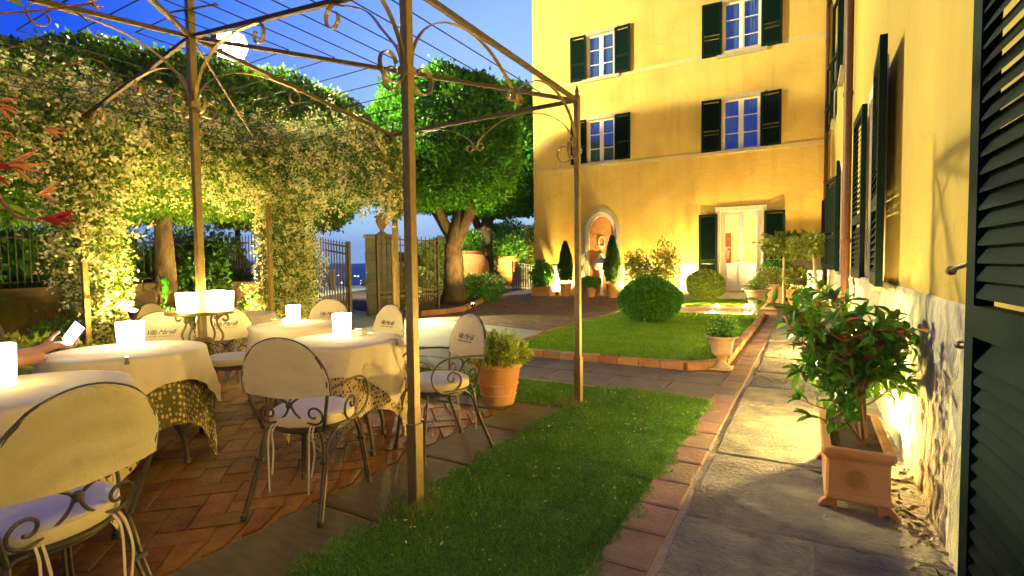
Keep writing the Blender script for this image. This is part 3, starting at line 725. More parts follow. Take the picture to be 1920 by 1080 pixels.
V, F = crown_np((0, 0, .5), (.26, .26, .3), 900, .07, out=1, core=.6); mesh_np('flowers', V, F, M_orfl, fl)
# ---- wall fountain niche
nc = thing('wall_fountain', 'arched wall fountain niche with white scallop basin and orange back panel', 'fountain', (NX, FY, 0))
def arch_poly(cx, w, z0, zs, zt, n=20): return [(cx-w, z0), (cx+w, z0)]+[(cx+w*math.cos(math.pi*i/n), zs+(zt-zs)*math.sin(math.pi*i/n)) for i in range(n+1)]
def arch_band(mb, cx, w0, w1, z0, zs, t0, t1, y0, y1, n=24):
    ins = [(cx+w0, z0)]+[(cx+w0*math.cos(math.pi*i/n), zs+(t0-zs)*math.sin(math.pi*i/n)) for i in range(n+1)]+[(cx-w0, z0)]
    ou = [(cx+w1, z0)]+[(cx+w1*math.cos(math.pi*i/n), zs+(t1-zs)*math.sin(math.pi*i/n)) for i in range(n+1)]+[(cx-w1, z0)]
    m = len(ins); vs = [(p[0], y, p[1]) for y in (y0, y1) for q in (ins, ou) for p in q]
    fs = []
    for i in range(m-1):
        fs += [(i, i+1, m+i+1, m+i), (2*m+i, 2*m+i+1, 3*m+i+1, 3*m+i), (i, i+1, 2*m+i+1, 2*m+i), (m+i, m+i+1, 3*m+i+1, 3*m+i)]
    fs += [(0, m, 3*m, 2*m), (m-1, 2*m-1, 4*m-1, 3*m-1)]; mb.add(vs, fs)
mb = MB(); arch_band(mb, NX, NW, NW+.15, 0, NZ, 3.16, 3.32, FY-.03, FY+.02); mb.build('arch_surround', M_stone, nc, world=True)
mb = MB(); arch_band(mb, NX, NW-.13, NW-.003, 0, NZ, 3.0, 3.155, FY+.06, FY+.2); mb.build('inner_arch', M_white, nc, world=True)
mb = MB(); mb.prism(arch_poly(NX, NW-.131, .003, NZ, 2.99), 'y', FY+.16, FY+.24)
mb.build('back_panel', mat('orange_scratched_plaster', (.66, .28, .07), (.72, .36, .11), 5, .85, .8, 22, third=(.6, .25, .06)), nc, world=True)
mb = MB(); arch_band(mb, NX, .09, .13, 1.92, 2.12, 2.21, 2.26, FY+.12, FY+.158, 12); mb.prism([(NX-.14, 1.9), (NX+.14, 1.9), (NX, 1.76)], 'y', FY+.12, FY+.158); mb.build('small_shrine', M_white, nc, world=True)
mb = MB(); pr = []
for j in range(9):
    b = math.pi/2*j/8; pr.append((.37*math.cos(math.pi/2-b) if j else .02, 1.0+.24*(1-math.cos(b)) if 0 else 1.24-.3*math.cos(b)))
n = 20; vs = []
for (r, z) in pr:
    for i in range(n+1): a = math.pi+math.pi*i/n; vs.append((NX+r*math.cos(a), FY+.15+r*.85*math.sin(a), z))
fs = [(k*(n+1)+i, k*(n+1)+i+1, (k+1)*(n+1)+i+1, (k+1)*(n+1)+i) for k in range(len(pr)-1) for i in range(n)]
vs2 = vs[-(n+1):]; base = len(vs); vs = vs+[(NX+.34*math.cos(math.pi+math.pi*i/n), FY+.15+.29*math.sin(math.pi+math.pi*i/n), 1.2) for i in range(n+1)]
fs += [((len(pr)-1)*(n+1)+i, (len(pr)-1)*(n+1)+i+1, base+i+1, base+i) for i in range(n)]+[tuple(base+i for i in range(n+1))]
mb.add(vs, fs); mb.build('basin', mat('white_marble', (.72, .70, .66), (.8, .78, .74), 4, .4, .1, 20), nc, world=True, smooth=True)
mb = MB(); mb.prism([(NX-.34, 1.24), (NX+.34, 1.24), (NX+.30, 1.29), (NX+.20, 1.36), (NX+.13, 1.5), (NX+.1, 1.58), (NX, 1.63), (NX-.1, 1.58), (NX-.13, 1.5), (NX-.20, 1.36), (NX-.30, 1.29)], 'y', FY+.10, FY+.157); mb.build('shell_back', MC['white_marble'], nc, world=True)
MB().tube([(NX, FY+.1, 1.43), (NX, FY+.02, 1.43), (NX, FY+.0, 1.39)], .014).build('spout', M_black, nc, world=True, smooth=True)
MB().lathe([(.10, 0), (.12, .05), (.07, .15), (.06, .8), (.1, .98)], (NX, FY+.05, 0), 16).build('pedestal', MC['white_marble'], nc, world=True, smooth=True)

# ---- near wing along the path (face looks to -X at x = WX)
def wall_x(mb, y0, y1, z0, z1, x, holes, depth=.25):
    ys = sorted({y0, y1, *[h[0] for h in holes], *[h[1] for h in holes]}); zs = sorted({z0, z1, *[h[2] for h in holes], *[h[3] for h in holes]})
    for a, b in zip(ys[:-1], ys[1:]):
        for c, d in zip(zs[:-1], zs[1:]):
            my, mz = (a+b)/2, (c+d)/2
            if any(h[0] < my < h[1] and h[2] < mz < h[3] for h in holes): continue
            mb.quad((x, a, c), (x, b, c), (x, b, d), (x, a, d))
    for (a, b, c, d) in holes:
        e = x+depth
        mb.quad((x, a, c), (x, a, d), (e, a, d), (e, a, c)); mb.quad((x, b, c), (e, b, c), (e, b, d), (x, b, d)); mb.quad((x, a, d), (x, b, d), (e, b, d), (e, a, d)); mb.quad((x, a, c), (e, a, c), (e, b, c), (x, b, c))
nw = [(5.3, 6.25, 1.08, 2.78), (11.2, 12.1, 1.08, 2.9), (15.2, 16.1, 1.08, 2.9)]
up = [(5.3, 6.25, 5.0, 6.6), (11.2, 12.1, 4.75, 6.4), (15.2, 16.1, 4.75, 6.4), (11.2, 12.1, 8.1, 9.7), (15.2, 16.1, 8.1, 9.7)]
ndoor = (.1, 1.12, .1, 2.9)
mb = MB(); wall_x(mb, -3, FY, 0, 14, WX, nw+up+[ndoor])
mb.quad((WX, -3, 0), (WX, -3, 14), (WX+9, -3, 14), (WX+9, -3, 0)); mb.quad((WX, -3, 14), (WX, FY+9, 14), (WX+9, FY+9, 14), (WX+9, -3, 14)); mb.quad((WX+9, -3, 0), (WX+9, -3, 14), (WX+9, FY+9, 14), (WX+9, FY+9, 0))
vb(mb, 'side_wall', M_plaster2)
mb = MB(); rough_panel(mb, 1.25, 3.72, 0, 1.07, WX-.005, .011, 'x', .014, 3, .006, 9); rough_panel(mb, 3.74, 5.0, 0, 1.07, WX-.005, .011, 'x', .02, 8, .006, 9); rough_panel(mb, 5.02, 8, 0, 1.07, WX-.005, .012, 'x', .035, 18, .006, 8)
rough_panel(mb, 8.0, FY-.1, 0, 1.07, WX-.005, .03, 'x', .08, 12, .01); rough_panel(mb, -3, 0, 0, 1.07, WX-.005, .03, 'x', .05, 14, .01)
vb(mb, 'side_plinth', M_basestone, smooth=True)
def window_x(y0, y1, z0, z1, leafh=None, w=.84, angs=(4, 10), name='window'):
    mb = MB(); e = WX+.1; f = .055; cy = (y0+y1)/2
    fr = lambda a, b, c, d, q0=0, q1=.05: mb.box(e+q0, e+q1, a, b, c, d)
    fr(y0, y0+f, z0, z1); fr(y1-f, y1, z0, z1); fr(y0+f, y1-f, z0, z0+f); fr(y0+f, y1-f, z1-f, z1); fr(cy-.05, cy+.05, z0+f, z1-f, -.01, .04)
    for k in (1, 2): zz = z0+(z1-z0)*k/3; fr(y0+f, cy-.05, zz-.014, zz+.014, .01, .04); fr(cy+.05, y1-f, zz-.014, zz+.014, .01, .04)
    o = vb(mb, name, M_white)
    vb(MB().quad((e+.025, y0+f, z0+f), (e+.025, y1-f, z0+f), (e+.025, y1-f, z1-f), (e+.025, y0+f, z1-f)), 'pane', M_pane, o)
    vb(MB().quad((e+.12, y0, z0), (e+.12, y1, z0), (e+.12, y1, z1), (e+.12, y0, z1)), 'curtain', M_curtain, o)
    s = MB(); s.bbox(WX-.09, WX+.1, y0-.1, y1+.1, z0-.09, z0-.003, .01); vb(s, 'sill', M_stone, o)
    s = MB(); s.box(WX-.03, WX+.02, y0-.12, y0-.003, z0, z1); s.box(WX-.03, WX+.02, y1+.003, y1+.12, z0, z1); s.box(WX-.035, WX+.02, y0-.12, y1+.12, z1+.003, z1+.12); vb(s, 'surround', mat('pale_window_surround', (.62, .52, .40), (.68, .58, .46), 5, .85, .2, 30), o)
    # leaves folded back against the wall: local +u of leaf -> along y ; build with rotation
    h = z1-z0+.04
    shutter_leaf('shutter', w, h, o, (WX-.05, y0-.03, z0-.02), 90+180-angs[0], 1)
    shutter_leaf('shutter', w, h, o, (WX-.05, y1+.03, z0-.02), -90+angs[1], -1)
    return o
window_x(*nw[0], angs=(2.5, 1.5)); window_x(*nw[1]); window_x(*nw[2])
for q in up: window_x(*q, angs=(2, 8), w=.6)
# near garden door with its open louvred leaf
mb = MB(); e = WX+.14; a, b, c, d = ndoor
mb.box(e, e+.06, a, a+.1, c, d); mb.box(e, e+.06, b-.1, b, c, d); mb.box(e, e+.06, a+.1, b-.1, c, c+.8); mb.box(e, e+.06, a+.1, b-.1, d-.1, d)
gd = vb(mb, 'garden_door', M_white)
vb(MB().quad((e+.03, a+.1, c+.8), (e+.03, b-.1, c+.8), (e+.03, b-.1, d-.1), (e+.03, a+.1, d-.1)), 'pane', M_pane, gd)

ls = shutter_leaf('shutter', .88, 2.86, gd, (WX-.045, b+.03, .04), -90+2.5, -1, step=.05)
hk = MB()
hy = b+.03+.88; hx = WX-.09
hk.tube(cr([(hx+.02, hy-.02, 1.245), (hx-.005, hy+.02, 1.245), (hx-.04, hy+.07, 1.225), (hx-.05, hy+.11, 1.215)], 5), .008, 8); hk.lathe([(0, -.016), (.012, -.012), (.016, 0), (.012, .012), (0, .016)], (hx-.05, hy+.125, 1.212), 10); hk.box(hx-.006, hx+.02, hy-.03, hy+.004, 1.19, 1.29)
vb(hk, 'handle', M_iron, ls, smooth=True)
hk = MB(); hk.tube([(hx+.02, hy-.01, .985), (hx-.02, hy+.04, .982), (hx-.03, hy+.06, .98)], .006, 8, scale=[1, 1.2, 1.5]); hk.lathe([(0, -.014), (.012, -.01), (.016, 0), (.012, .01), (0, .014)], (hx-.033, hy+.07, .98), 10)
vb(hk, 'shutter_knob', M_iron, ls, smooth=True)
# rain pipes
for (px, py, rr_) in ((WX-.075, 8.95, .055), (.42, FY-.09, .05)):
    mb = MB(); mb.lathe([(rr_, .25), (rr_, 13.9)], (px, py, 0), 14)
    for z in (1.5, 3.6, 5.7, 7.8, 9.9): mb.lathe([(rr_*1.15, z), (rr_*1.22, z+.03), (rr_*1.15, z+.06)], (px, py, 0), 14)
    mb.tube([(px, py, .3), (px, py, .15), (px-.05, py-.02, .05)], rr_, 12)
    vb(mb, 'rain_pipe', M_copper, smooth=True)
# ================================================================== PERGOLA
PG = dict(A=(-1.77, 2.05), B=(-1.76, 4.24), fr=(-1.77, -.05), D=(-3.93, 4.3), bl=(-6.1, 4.3), mX=(-6.1, 2.3), fl=(-6.1, -.05), mY=(-3.93, -.05), C=(-3.93, 2.19))
ZE, ZC = 2.66, 2.94
M_beam = mat('backlit_bronze_iron', (.07, .045, .02), (.11, .075, .03), 25, .6, .1, 80, metal=.2)  # roof beams are backlit; that darkness is put into their colour
pg = thing('pergola', 'bronze painted wrought iron pergola with scrolled arches and roof wires', 'pergola', (PG['C'][0], PG['C'][1], 0))
def pb(mb, name, m=None, parent=None, **k): return mb.build(name, m or M_post, parent or pg, world=True, **k)
def P3(k, z): return Vector((*PG[k], z))
for k in PG:
    x, y = PG[k]; h = .024; top = (ZE+.03) if k != 'C' else 3.25
    post = pb(MB().bbox(x-h, x+h, y-h, y+h, 0, top, .004), 'post')
    if k != 'C':
        pb(MB().bbox(x-h-.008, x+h+.008, y-h-.008, y+h+.008, -.01, .43, .006), 'sleeve', None, post)
        pb(MB().lathe([(.0, ZE+.03), (.03, ZE+.031), (.022, ZE+.045), (.012, ZE+.055), (.02, ZE+.075), (.006, ZE+.125), (0, ZE+.14)], (x, y, 0), 10), 'finial', M_iron, post)
    zc = 2.225 if k != 'C' else 2.44
    pb(MB().bbox(x-.034, x+.034, y-.034, y+.034, zc-.02, zc+.025, .004), 'collar', None, post)
vane = MB(); x, y = PG['C']
vane.tube([(x-.2, y-.05, 3.13), (x+.22, y+.06, 3.13)], .008, 8); vane.lathe([(0, -.02), (.02, 0), (0, .02)], (x-.2, y-.05, 3.13), 10); vane.lathe([(0, -.02), (.02, 0), (0, .02)], (x+.22, y+.06, 3.13), 10); vane.lathe([(.03, 3.08), (.035, 3.1), (.03, 3.12)], (x, y, 0), 12)
pb(vane, 'weather_vane', M_iron, smooth=True)
def beam(a, b, w=.035, h=.03): 
    d = (b-a).normalized(); pb(MB().bar([a, b], Vector((0, 0, 1)), h, w), 'beam', M_beam)
order = ['fr', 'A', 'B', 'D', 'bl', 'mX', 'fl', 'mY']
for i, k in enumerate(order): beam(P3(k, ZE), P3(order[(i+1) % 8], ZE), .03, .03)
for k in order:
    if k != 'fl': beam(P3('C', ZC-.01), P3(k, ZE-.003), .014 if k == 'bl' else .028, .014 if k == 'bl' else .028)
# concentric wires lying on the hipped roof
for q in range(1, 9):
    t = q/9; z = ZC+(ZE-ZC)*t
    def cn(k): c = Vector(PG['C']); return c+(Vector(PG[k])-c)*t
    cs = ['fr', 'B', 'bl', 'fl']
    for i in range(4):
        a, b = cn(cs[i]), cn(cs[(i+1) % 4]); pb(MB().tube([(a.x, a.y, z+.016), (b.x, b.y, z+.016)], .0045, 6), 'wire', M_black)
# scrolled arches: flat bars 22 mm wide, 6 mm thick
def half_arch(p, q, zc=2.225):
    """from the post at p towards the middle of p-q"""
    p, q = Vector((*p, 0)), Vector((*q, 0)); L = (q-p).length/2; u = (q-p).normalized(); n = Vector((0, 0, 1)).cross(u)
    def W3(a, z): return p+u*a+Vector((0, 0, z))
    pts = [(.028, zc-.0), (.05, zc+.13), (.14, zc+.26), (.30, zc+.36), (.52, zc+.408), (.72, zc+.39), (.88, zc+.33), (L-.06, zc+.24), (L-.022, zc+.17)]
    main = [W3(*t) for t in [(v[0], v[2]) for v in cr([(a, 0, z) for a, z in pts], 6)]]
    sc1 = [W3(*t) for t in spiral(.028+.095, zc, .095, .045, math.pi, math.pi+6.0, 34)]
    sm = [W3(*t) for t in spiral(L-.022-.045, zc+.17, .045, .022, 0, -5.2, 24)]
    path = sc1[::-1]+main[1:]+sm[1:]
    pb(MB().bar(path, n, .024, .006), 'arch', None, smooth=False)
for i, k in enumerate(order):
    k2 = order[(i+1) % 8]; half_arch(PG[k], PG[k2]); half_arch(PG[k2], PG[k])
    m = (Vector(PG[k])+Vector(PG[k2]))/2; pb(MB().bbox(m.x-.022, m.x+.022, m.y-.022, m.y+.022, 2.37, 2.41, .004), 'arch_clasp')
def brace(p, q, zc, z_end, reach=.86):
    mid_ = [(.36, 0, z_end(.36)-.11), (.60, 0, z_end(.6)-.045)] if reach > .7 else [(.30, 0, z_end(.30)-.09)]
    p, q = Vector((*p, 0)), Vector((*q, 0)); u = (q-p).normalized(); n = Vector((0, 0, 1)).cross(u)
    W3 = lambda a, z: p+u*a+Vector((0, 0, z))
    pts = cr([(.028, 0, zc), (.06, 0, zc+.12), (.17, 0, zc+.25)]+mid_+[(reach, 0, z_end(reach)-.02)], 6)
    main = [W3(v[0], v[2]) for v in pts]
    s1 = [W3(*t) for t in spiral(.028+.08, zc, .08, .04, math.pi, math.pi+6.0, 30)]
    s2 = [W3(*t) for t in spiral(reach, z_end(reach)-.02-.075, .075, .035, math.pi/2, math.pi/2-5.6, 28)]
    pb(MB().bar(s1[::-1]+main[1:]+s2[1:], n, .024, .006), 'brace')
LC = 2.15
for k in ('A', 'D', 'mX', 'mY'):
    brace(PG['C'], PG[k], 2.44, lambda a: ZC+(ZE-ZC)*a/LC)
    brace(PG[k], PG['C'], 2.225, lambda a: ZE+(ZC-ZE)*a/LC, .56)

# ================================================================== FURNITURE
def text_mesh(txt, size, shear=0, space=1.0, ext=.0006):
    cu = bpy.data.curves.new('t', 'FONT'); cu.body = txt; cu.size = size; cu.shear = shear; cu.align_x = 'CENTER'; cu.extrude = ext; cu.space_character = space
    o = bpy.data.objects.new('t', cu); COL.objects.link(o); bpy.context.view_layer.update()
    me = bpy.data.meshes.new_from_object(o.evaluated_get(bpy.context.evaluated_depsgraph_get()))
    vs = [tuple(v.co) for v in me.vertices]; fs = [tuple(p.vertices) for p in me.polygons]
    bpy.data.objects.remove(o); bpy.data.curves.remove(cu); bpy.data.meshes.remove(me)
    return vs, fs
M_ink = mat('grey_print_ink', (.10, .08, .09))
M_ribbon = mat('cream_ribbon', (.72, .6, .42), rough=.9)
def make_chair(label):
    c = thing('garden_chair', label, 'chair', group='wrought iron garden chairs with covered backs')
    P = lambda mb, n, m=M_iron, p=None, s=True: mb.build(n, m, p or c, smooth=s)
    # front is +Y
    ring = lambda r, z, n=36, sy=1: [(r*math.cos(2*math.pi*i/n), r*sy*math.sin(2*math.pi*i/n), z) for i in range(n)]
    sf = MB(); sf.tube(ring(.205, .435), .009, 6, closed=True); sf.tube(ring(.19, .415), .006, 6, closed=True); sf.tube([(-.2, 0, .43), (.2, 0, .43)], .006); sf.tube([(0, -.2, .43), (0, .2, .43)], .006)
    P(sf, 'seat_frame')
    cu = MB(); prof = [(0, .443), (.17, .442), (.203, .447), (.208, .46), (.208, .485), (.202, .497), (.185, .505), (.14, .511), (.06, .513), (0, .513)]
    cu.lathe(prof, (0, 0, 0), 40, .008); cush = P(cu, 'seat_cushion', M_cushion)
    MB().lathe([(.2095, .448), (.2125, .455), (.2128, .47), (.2118, .488), (.2095, .492)], (0, 0, 0), 40, .008).build('cushion_side', M_cloth, cush, smooth=True)
    for s in (-1, 1):
        rb = MB()
        for k, l in ((0, .33), (.018, .24)):
            rb.bar(cr([(s*.105+k, -.195, .455), (s*.11+k, -.222, .42), (s*.112+k*1.6, -.228, .33), (s*.107+k, -.235, .455-l)], 4), (0, 1, 0), .003, .008)
        rb.build('tie_ribbon', M_ribbon, cush)
    # backrest arch: the rods continue up from the seat ring
    def yb(z): return -.185-.20*(z-.43)
    ar = [(-.165, .43), (-.19, .52), (-.212, .61), (-.222, .68), (-.215, .745), (-.185, .81), (-.12, .865), (-.04, .888), (0, .89)]
    full = ar+[(-x, z) for x, z in ar[-2::-1]]
    P(MB().tube(cr([(x, yb(z), z) for x, z in full], 4), .0085, 8), 'backrest_frame')
    sw = MB()
    for s in (-1, 1):
        crv = [(s*.150, .70), (s*.12, .655), (s*.06, .605), (s*.018, .575), (s*.010, .55), (s*.03, .51), (s*.075, .475), (s*.13, .462), (s*.165, .485), (s*.17, .515)]
        # lower loop with inward curl
        sp = [(s*a, z) for a, z in spiral(.125, .513, .045, .014, 0, 5.2, 22)]
        sw.tube(cr([(x, yb(z)+.004, z) for x, z in crv], 4)+[Vector((x, yb(z)+.004, z)) for x, z in sp[1:]], .006, 7)
    sw.lathe([(.0, -.018), (.014, -.014), (.017, 0), (.014, .014), (0, .018)], (0, yb(.562), .562), 10)
    P(sw, 'back_scrollwork')
    for s in (-1, 1):
        # armrest
        pa = [(s*.218, yb(.645), .645), (s*.232, -.15, .655), (s*.238, -.03, .662), (s*.240, .07, .655), (s*.240, .135, .62), (s*.238, .165, .56), (s*.234, .15, .495), (s*.225, .10, .452), (s*.215, .04, .438), (s*.213, -.02, .45), (s*.214, -.055, .49), (s*.216, -.045, .54), (s*.218, .0, .565)]
        sp = [(s*.219, y, z) for y, z in spiral(.012, .528, .038, .012, 1.9, -3.6, 20)]
        P(MB().tube(cr(pa, 5)+[Vector(v) for v in sp[1:]], .0065, 8), 'armrest')
        for fy, foot in ((-1, (.205, -.30)), (1, (.205, .215))):
            lg = MB()
            for k in (-.0095, .0095):
                x0_, y0_ = s*.155, fy*.135
                top = [(s*(.105)+0, fy*.172, .432), (s*.145+k, fy*.165+k, .425), (s*.168+k, fy*.175+k*.5, .36), (s*.18+k, fy*.19+(0 if fy > 0 else -.015), .25), (s*foot[0]+k, foot[1], .02)] if k < 0 else [(s*.19+k, fy*.09, .432), (s*.178+k, fy*.14, .40), (s*.172+k, fy*.178, .35), (s*.18+k, fy*.19+(0 if fy > 0 else -.015), .25), (s*foot[0]+k, foot[1], .02)]
                lg.tube(cr(top, 5), .0068, 7)
            lg.lathe([(.016, 0), (.017, .03), (.012, .036), (0, .036)], (s*foot[0], foot[1], 0), 10)
            lg.box(s*.178-.022, s*.178+.022, fy*.188-.012+(0 if fy > 0 else -.012), fy*.188+.010+(0 if fy > 0 else -.012), .27, .285)
            P(lg, 'leg')
    # fabric hood over the top of the back
    n = 30; th = [math.pi*(1.12-1.24*i/n) for i in range(n+1)]
    def hood(a, d, z_):
        return None
    out = []
    zb = .625; zt = .905
    def halfw(z):  # outer half width of the hood at height z
        t = (z-zb)/(zt-zb); return .232*math.sqrt(max(0, 1-max(0, (t-.18)/.82)**2.1))*(1 if t > .18 else .985)
    nz, nx = 14, 18; V = []; F = []
    for side in (1, -1):
        o0 = len(V)
        for j in range(nz+1):
            t = (j/nz); zz = zb+(zt-zb)*math.sin(t*math.pi/2)
            hw = halfw(zz)
            for i in range(nx+1):
                u = -1+2*i/nx; x = hw*u; sag = .022*(1-u*u)*(1-t)*(1 if side < 0 else .5)
                z2 = zz-sag; puff = .020*math.sqrt(max(0, 1-u*u*.97))*(1-.5*t**3)
                wr = .006*math.sin(z2*62+u*2.2*side+1.3*math.sin(u*4+side))*(1-t)*(1-u*u)+.002*math.sin(u*23+z2*60)
                y = yb(z2)+side*(puff+.003)+wr
                V.append((x, y, z2))
        for j in range(nz):
            for i in range(nx):
                a = o0+j*(nx+1)+i; F.append((a, a+1, a+nx+2, a+nx+1))
    m = (nz+1)*(nx+1)
    for j in range(nz):
        for i in (0, nx):
            a = j*(nx+1)+i; F.append((a, a+nx+1, m+a+nx+1, m+a))
    for i in range(nx): a = nz*(nx+1)+i; F.append((a, a+1, m+a+1, m+a))
    hoodm = MB().add(V, F); hd = P(hoodm, 'back_cover', M_cloth)
    pip = [(-halfw(z)-.0035*(z < .88), yb(z), z+.0035*(z > .85)) for z in [zb+(zt-zb)*math.sin(j/16*math.pi/2) for j in range(17)]]
    pip = pip+[(-a, b, z) for a, b, z in pip[-2::-1]]
    MB().tube(pip, .0032, 6).build('piping', mat('dark_piping', (.10, .09, .06)), hd, smooth=True)
    tm = MB()
    for txt, size, sh, z0_, sp in (('Villa Marsili', .052, .55, .735, .86), ('CORTONA, TUSCANY, ITALY', .0125, 0, .715, 1.15)):
        vs, fs = text_mesh(txt, size, sh, sp)
        out = []
        for (x, z, d) in vs:
            zz = z0_+z; u = -x/.21; tt = max(0, (zz-zb)/(zt-zb)); puff = .020*math.sqrt(max(0, 1-u*u*.97))*(1-.5*tt**3)
            out.append((-x, yb(zz)+puff+.0075+d, zz))
        tm.add(out, fs)
    tm.build('lettering', M_ink, hd)
    return c
def face(dx, dy): return math.atan2(-dx, dy)   # rotation so that +Y points along (dx,dy)

def drape(name, m, parent, r, half, rot, z, amp=.03, seed=1, corner_flare=.05, uvs=1.0, layer=0, folds=4, inset=0):
    nt_, nr_ = 168, 28; rg = np.random.default_rng(seed); ph = rg.random(6)*6.28
    V = []; UV = []
    for j in range(nr_+1):
        for i in range(nt_):
            a = 2*math.pi*i/nt_; b = a-rot; c_ = max(abs(math.cos(b)), abs(math.sin(b)))
            ext = min(half/c_, half*1.40)   # corners slightly rounded
            t = j/nr_; rho = r*min(1, t*2.6) if t < 1/2.6 else r+(ext-r)*(t-1/2.6)/(1-1/2.6)
            L = max(0, rho-r); crn = (1/c_-1)/.414
            bend = min(L, .02)
            fold = (math.sin(folds*2*a+ph[0])*.6+math.sin(11*a+ph[1])*.35+math.sin(17*a+ph[2])*.2)
            k = min(1, L/.3)
            rad = min(rho, r+bend*.6)+L*.09+amp*fold*k+corner_flare*crn*k*math.sin(math.pi*min(1, L/.5))-inset*min(1, L/.05)+.004*math.sin(29*a+L*14+ph[4])*k+.003*math.sin(L*70+5*a+ph[5])*k
            zz = z-max(0, L-.008)*(.985)-(.004 if L > 0 else 0)
            zz += .0015*math.sin(a*3+ph[3])*math.sin(rho*20) if L == 0 else 0
            if L == 0: rad = rho
            V.append((rad*math.cos(a), rad*math.sin(a), zz)); UV.append((rho*math.cos(a)*uvs, rho*math.sin(a)*uvs))
    F = [(j*nt_+i, j*nt_+(i+1) % nt_, (j+1)*nt_+(i+1) % nt_, (j+1)*nt_+i) for j in range(nr_) for i in range(nt_)]
    V = np.array(V); o = mesh_np(name, V, F, m, parent, smooth=True)
    uvl = o.data.uv_layers.new(name='UVMap'); li = np.zeros(len(o.data.loops), np.int32); o.data.loops.foreach_get('vertex_index', li)
    uvl.data.foreach_set('uv', np.array(UV, np.float32)[li].ravel())
    return o
def make_table(loc, r, label, cl_label, un_label, rot, seed, under=M_print, half=None, halfu=None, urot=None, drop=1):
    t = thing('bistro_table', label, 'table', (*loc, 0), group='round iron bistro tables')
    MB().lathe([(0, .715), (r-.004, .715), (r, .72), (r, .735), (r-.004, .739), (0, .74)], (0, 0, 0), 48).build('tabletop', M_iron, t, smooth=True)
    for k in range(4):
        a = math.pi/2*k+.6+rot; c, s = math.cos(a), math.sin(a)
        p = [(.05, .70), (.06, .55), (.09, .42), (.16, .33), (.24, .25), (.29, .15), (.305, .02)]
        lg = MB(); lg.tube(cr([(q*c, q*s, z) for q, z in p], 5), .0115, 8); lg.lathe([(.018, 0), (.018, .035), (.012, .04), (0, .04)], (.305*c, .305*s, 0), 10)
        lg.build('leg', M_iron, t, smooth=True)
    MB().tube([(.1*math.cos(i*math.pi/9), .1*math.sin(i*math.pi/9), .41) for i in range(18)], .007, 6, closed=True).build('brace_ring', M_iron, t, smooth=True)
    half = half or r+.24; halfu = halfu or r+.33
    u = drape('under_cloth', under, None, r+.002, halfu, rot+.7 if urot is None else urot, .744, .034, seed, .0, inset=.022)
    u.location = (*loc, 0); tag(u, un_label, 'tablecloth', 'patterned under cloths')
    w = drape('tablecloth', M_tablecloth, None, r+.009, half, rot, .749, .034, seed, .04)
    w.location = (*loc, 0); tag(w, cl_label, 'tablecloth', 'ivory tablecloths')
    return t
def clip(loc, ang, label):
    t = thing('table_clip', label, 'clip', loc, ang, 'metal tablecloth clips')
    MB().bar([(-.05, 0, .004), (.012, 0, .004), (.012, 0, -.05), (-.01, 0, -.055)], (0, 1, 0), .014, .003).build('clip_band', mat('dull_steel', (.35, .3, .2), rough=.35, metal=.9), t)
    MB().bbox(.012, .022, -.012, .012, -.035, -.015, .003).build('clip_screw', MC['dull_steel'], t)
def lantern_square(loc, s, h, label, rz=0, name='candle_lantern', taper=.9):
    t = thing(name, label, 'lantern', loc, rz, 'glowing candle glasses')
    mb = MB(); a, b = s/2*taper, s/2; ring = lambda q, z: [(-q+.006, -q, z), (q-.006, -q, z), (q, -q+.006, z), (q, q-.006, z), (q-.006, q, z), (-q+.006, q, z), (-q, q-.006, z), (-q, -q+.006, z)]
    w = .005; rs = [ring(a, 0), ring(b, h), ring(b-w, h), ring(a-w, .012)]
    vs = [p for r_ in rs for p in r_]; fs = [(k*8+i, k*8+(i+1) % 8, k*8+8+(i+1) % 8, k*8+8+i) for k in range(3) for i in range(8)]+[tuple(range(7, -1, -1)), tuple(range(24, 32))]
    mb.add(vs, fs); mb.build('glass', M_lantern, t)
    MB().lathe([(.018, .013), (.018, h*.4), (0, h*.42)], (0, 0, 0), 12).build('candle', M_white, t, smooth=True)
    MB().lathe([(0, h*.43), (.005, h*.46), (0, h*.55)], (0, 0, 0), 8).build('flame', emit('candle_flame', (1, .75, .3), 60), t)
    return t
def ashtray(loc, label, rz=0):
    t = thing('glass_ashtray', label, 'ashtray', loc, rz, 'small glass dishes')
    mb = MB(); s, h = .05, .042; R_ = lambda q, z: [(-q, -q, z), (q, -q, z), (q, q, z), (-q, q, z)]
    vs = R_(s*.9, 0)+R_(s, h)+R_(s*.8, h)+R_(s*.72, .012)
    mb.add(vs, [(k*4+i, k*4+(i+1) % 4, k*4+4+(i+1) % 4, k*4+4+i) for k in range(3) for i in range(4)]+[(3, 2, 1, 0), (12, 13, 14, 15)])
    mb.build('dish', glass_mix('thick_glass', (1, .95, .8), .45, .08, (.85, .82, .7)), t, bevel=.002)

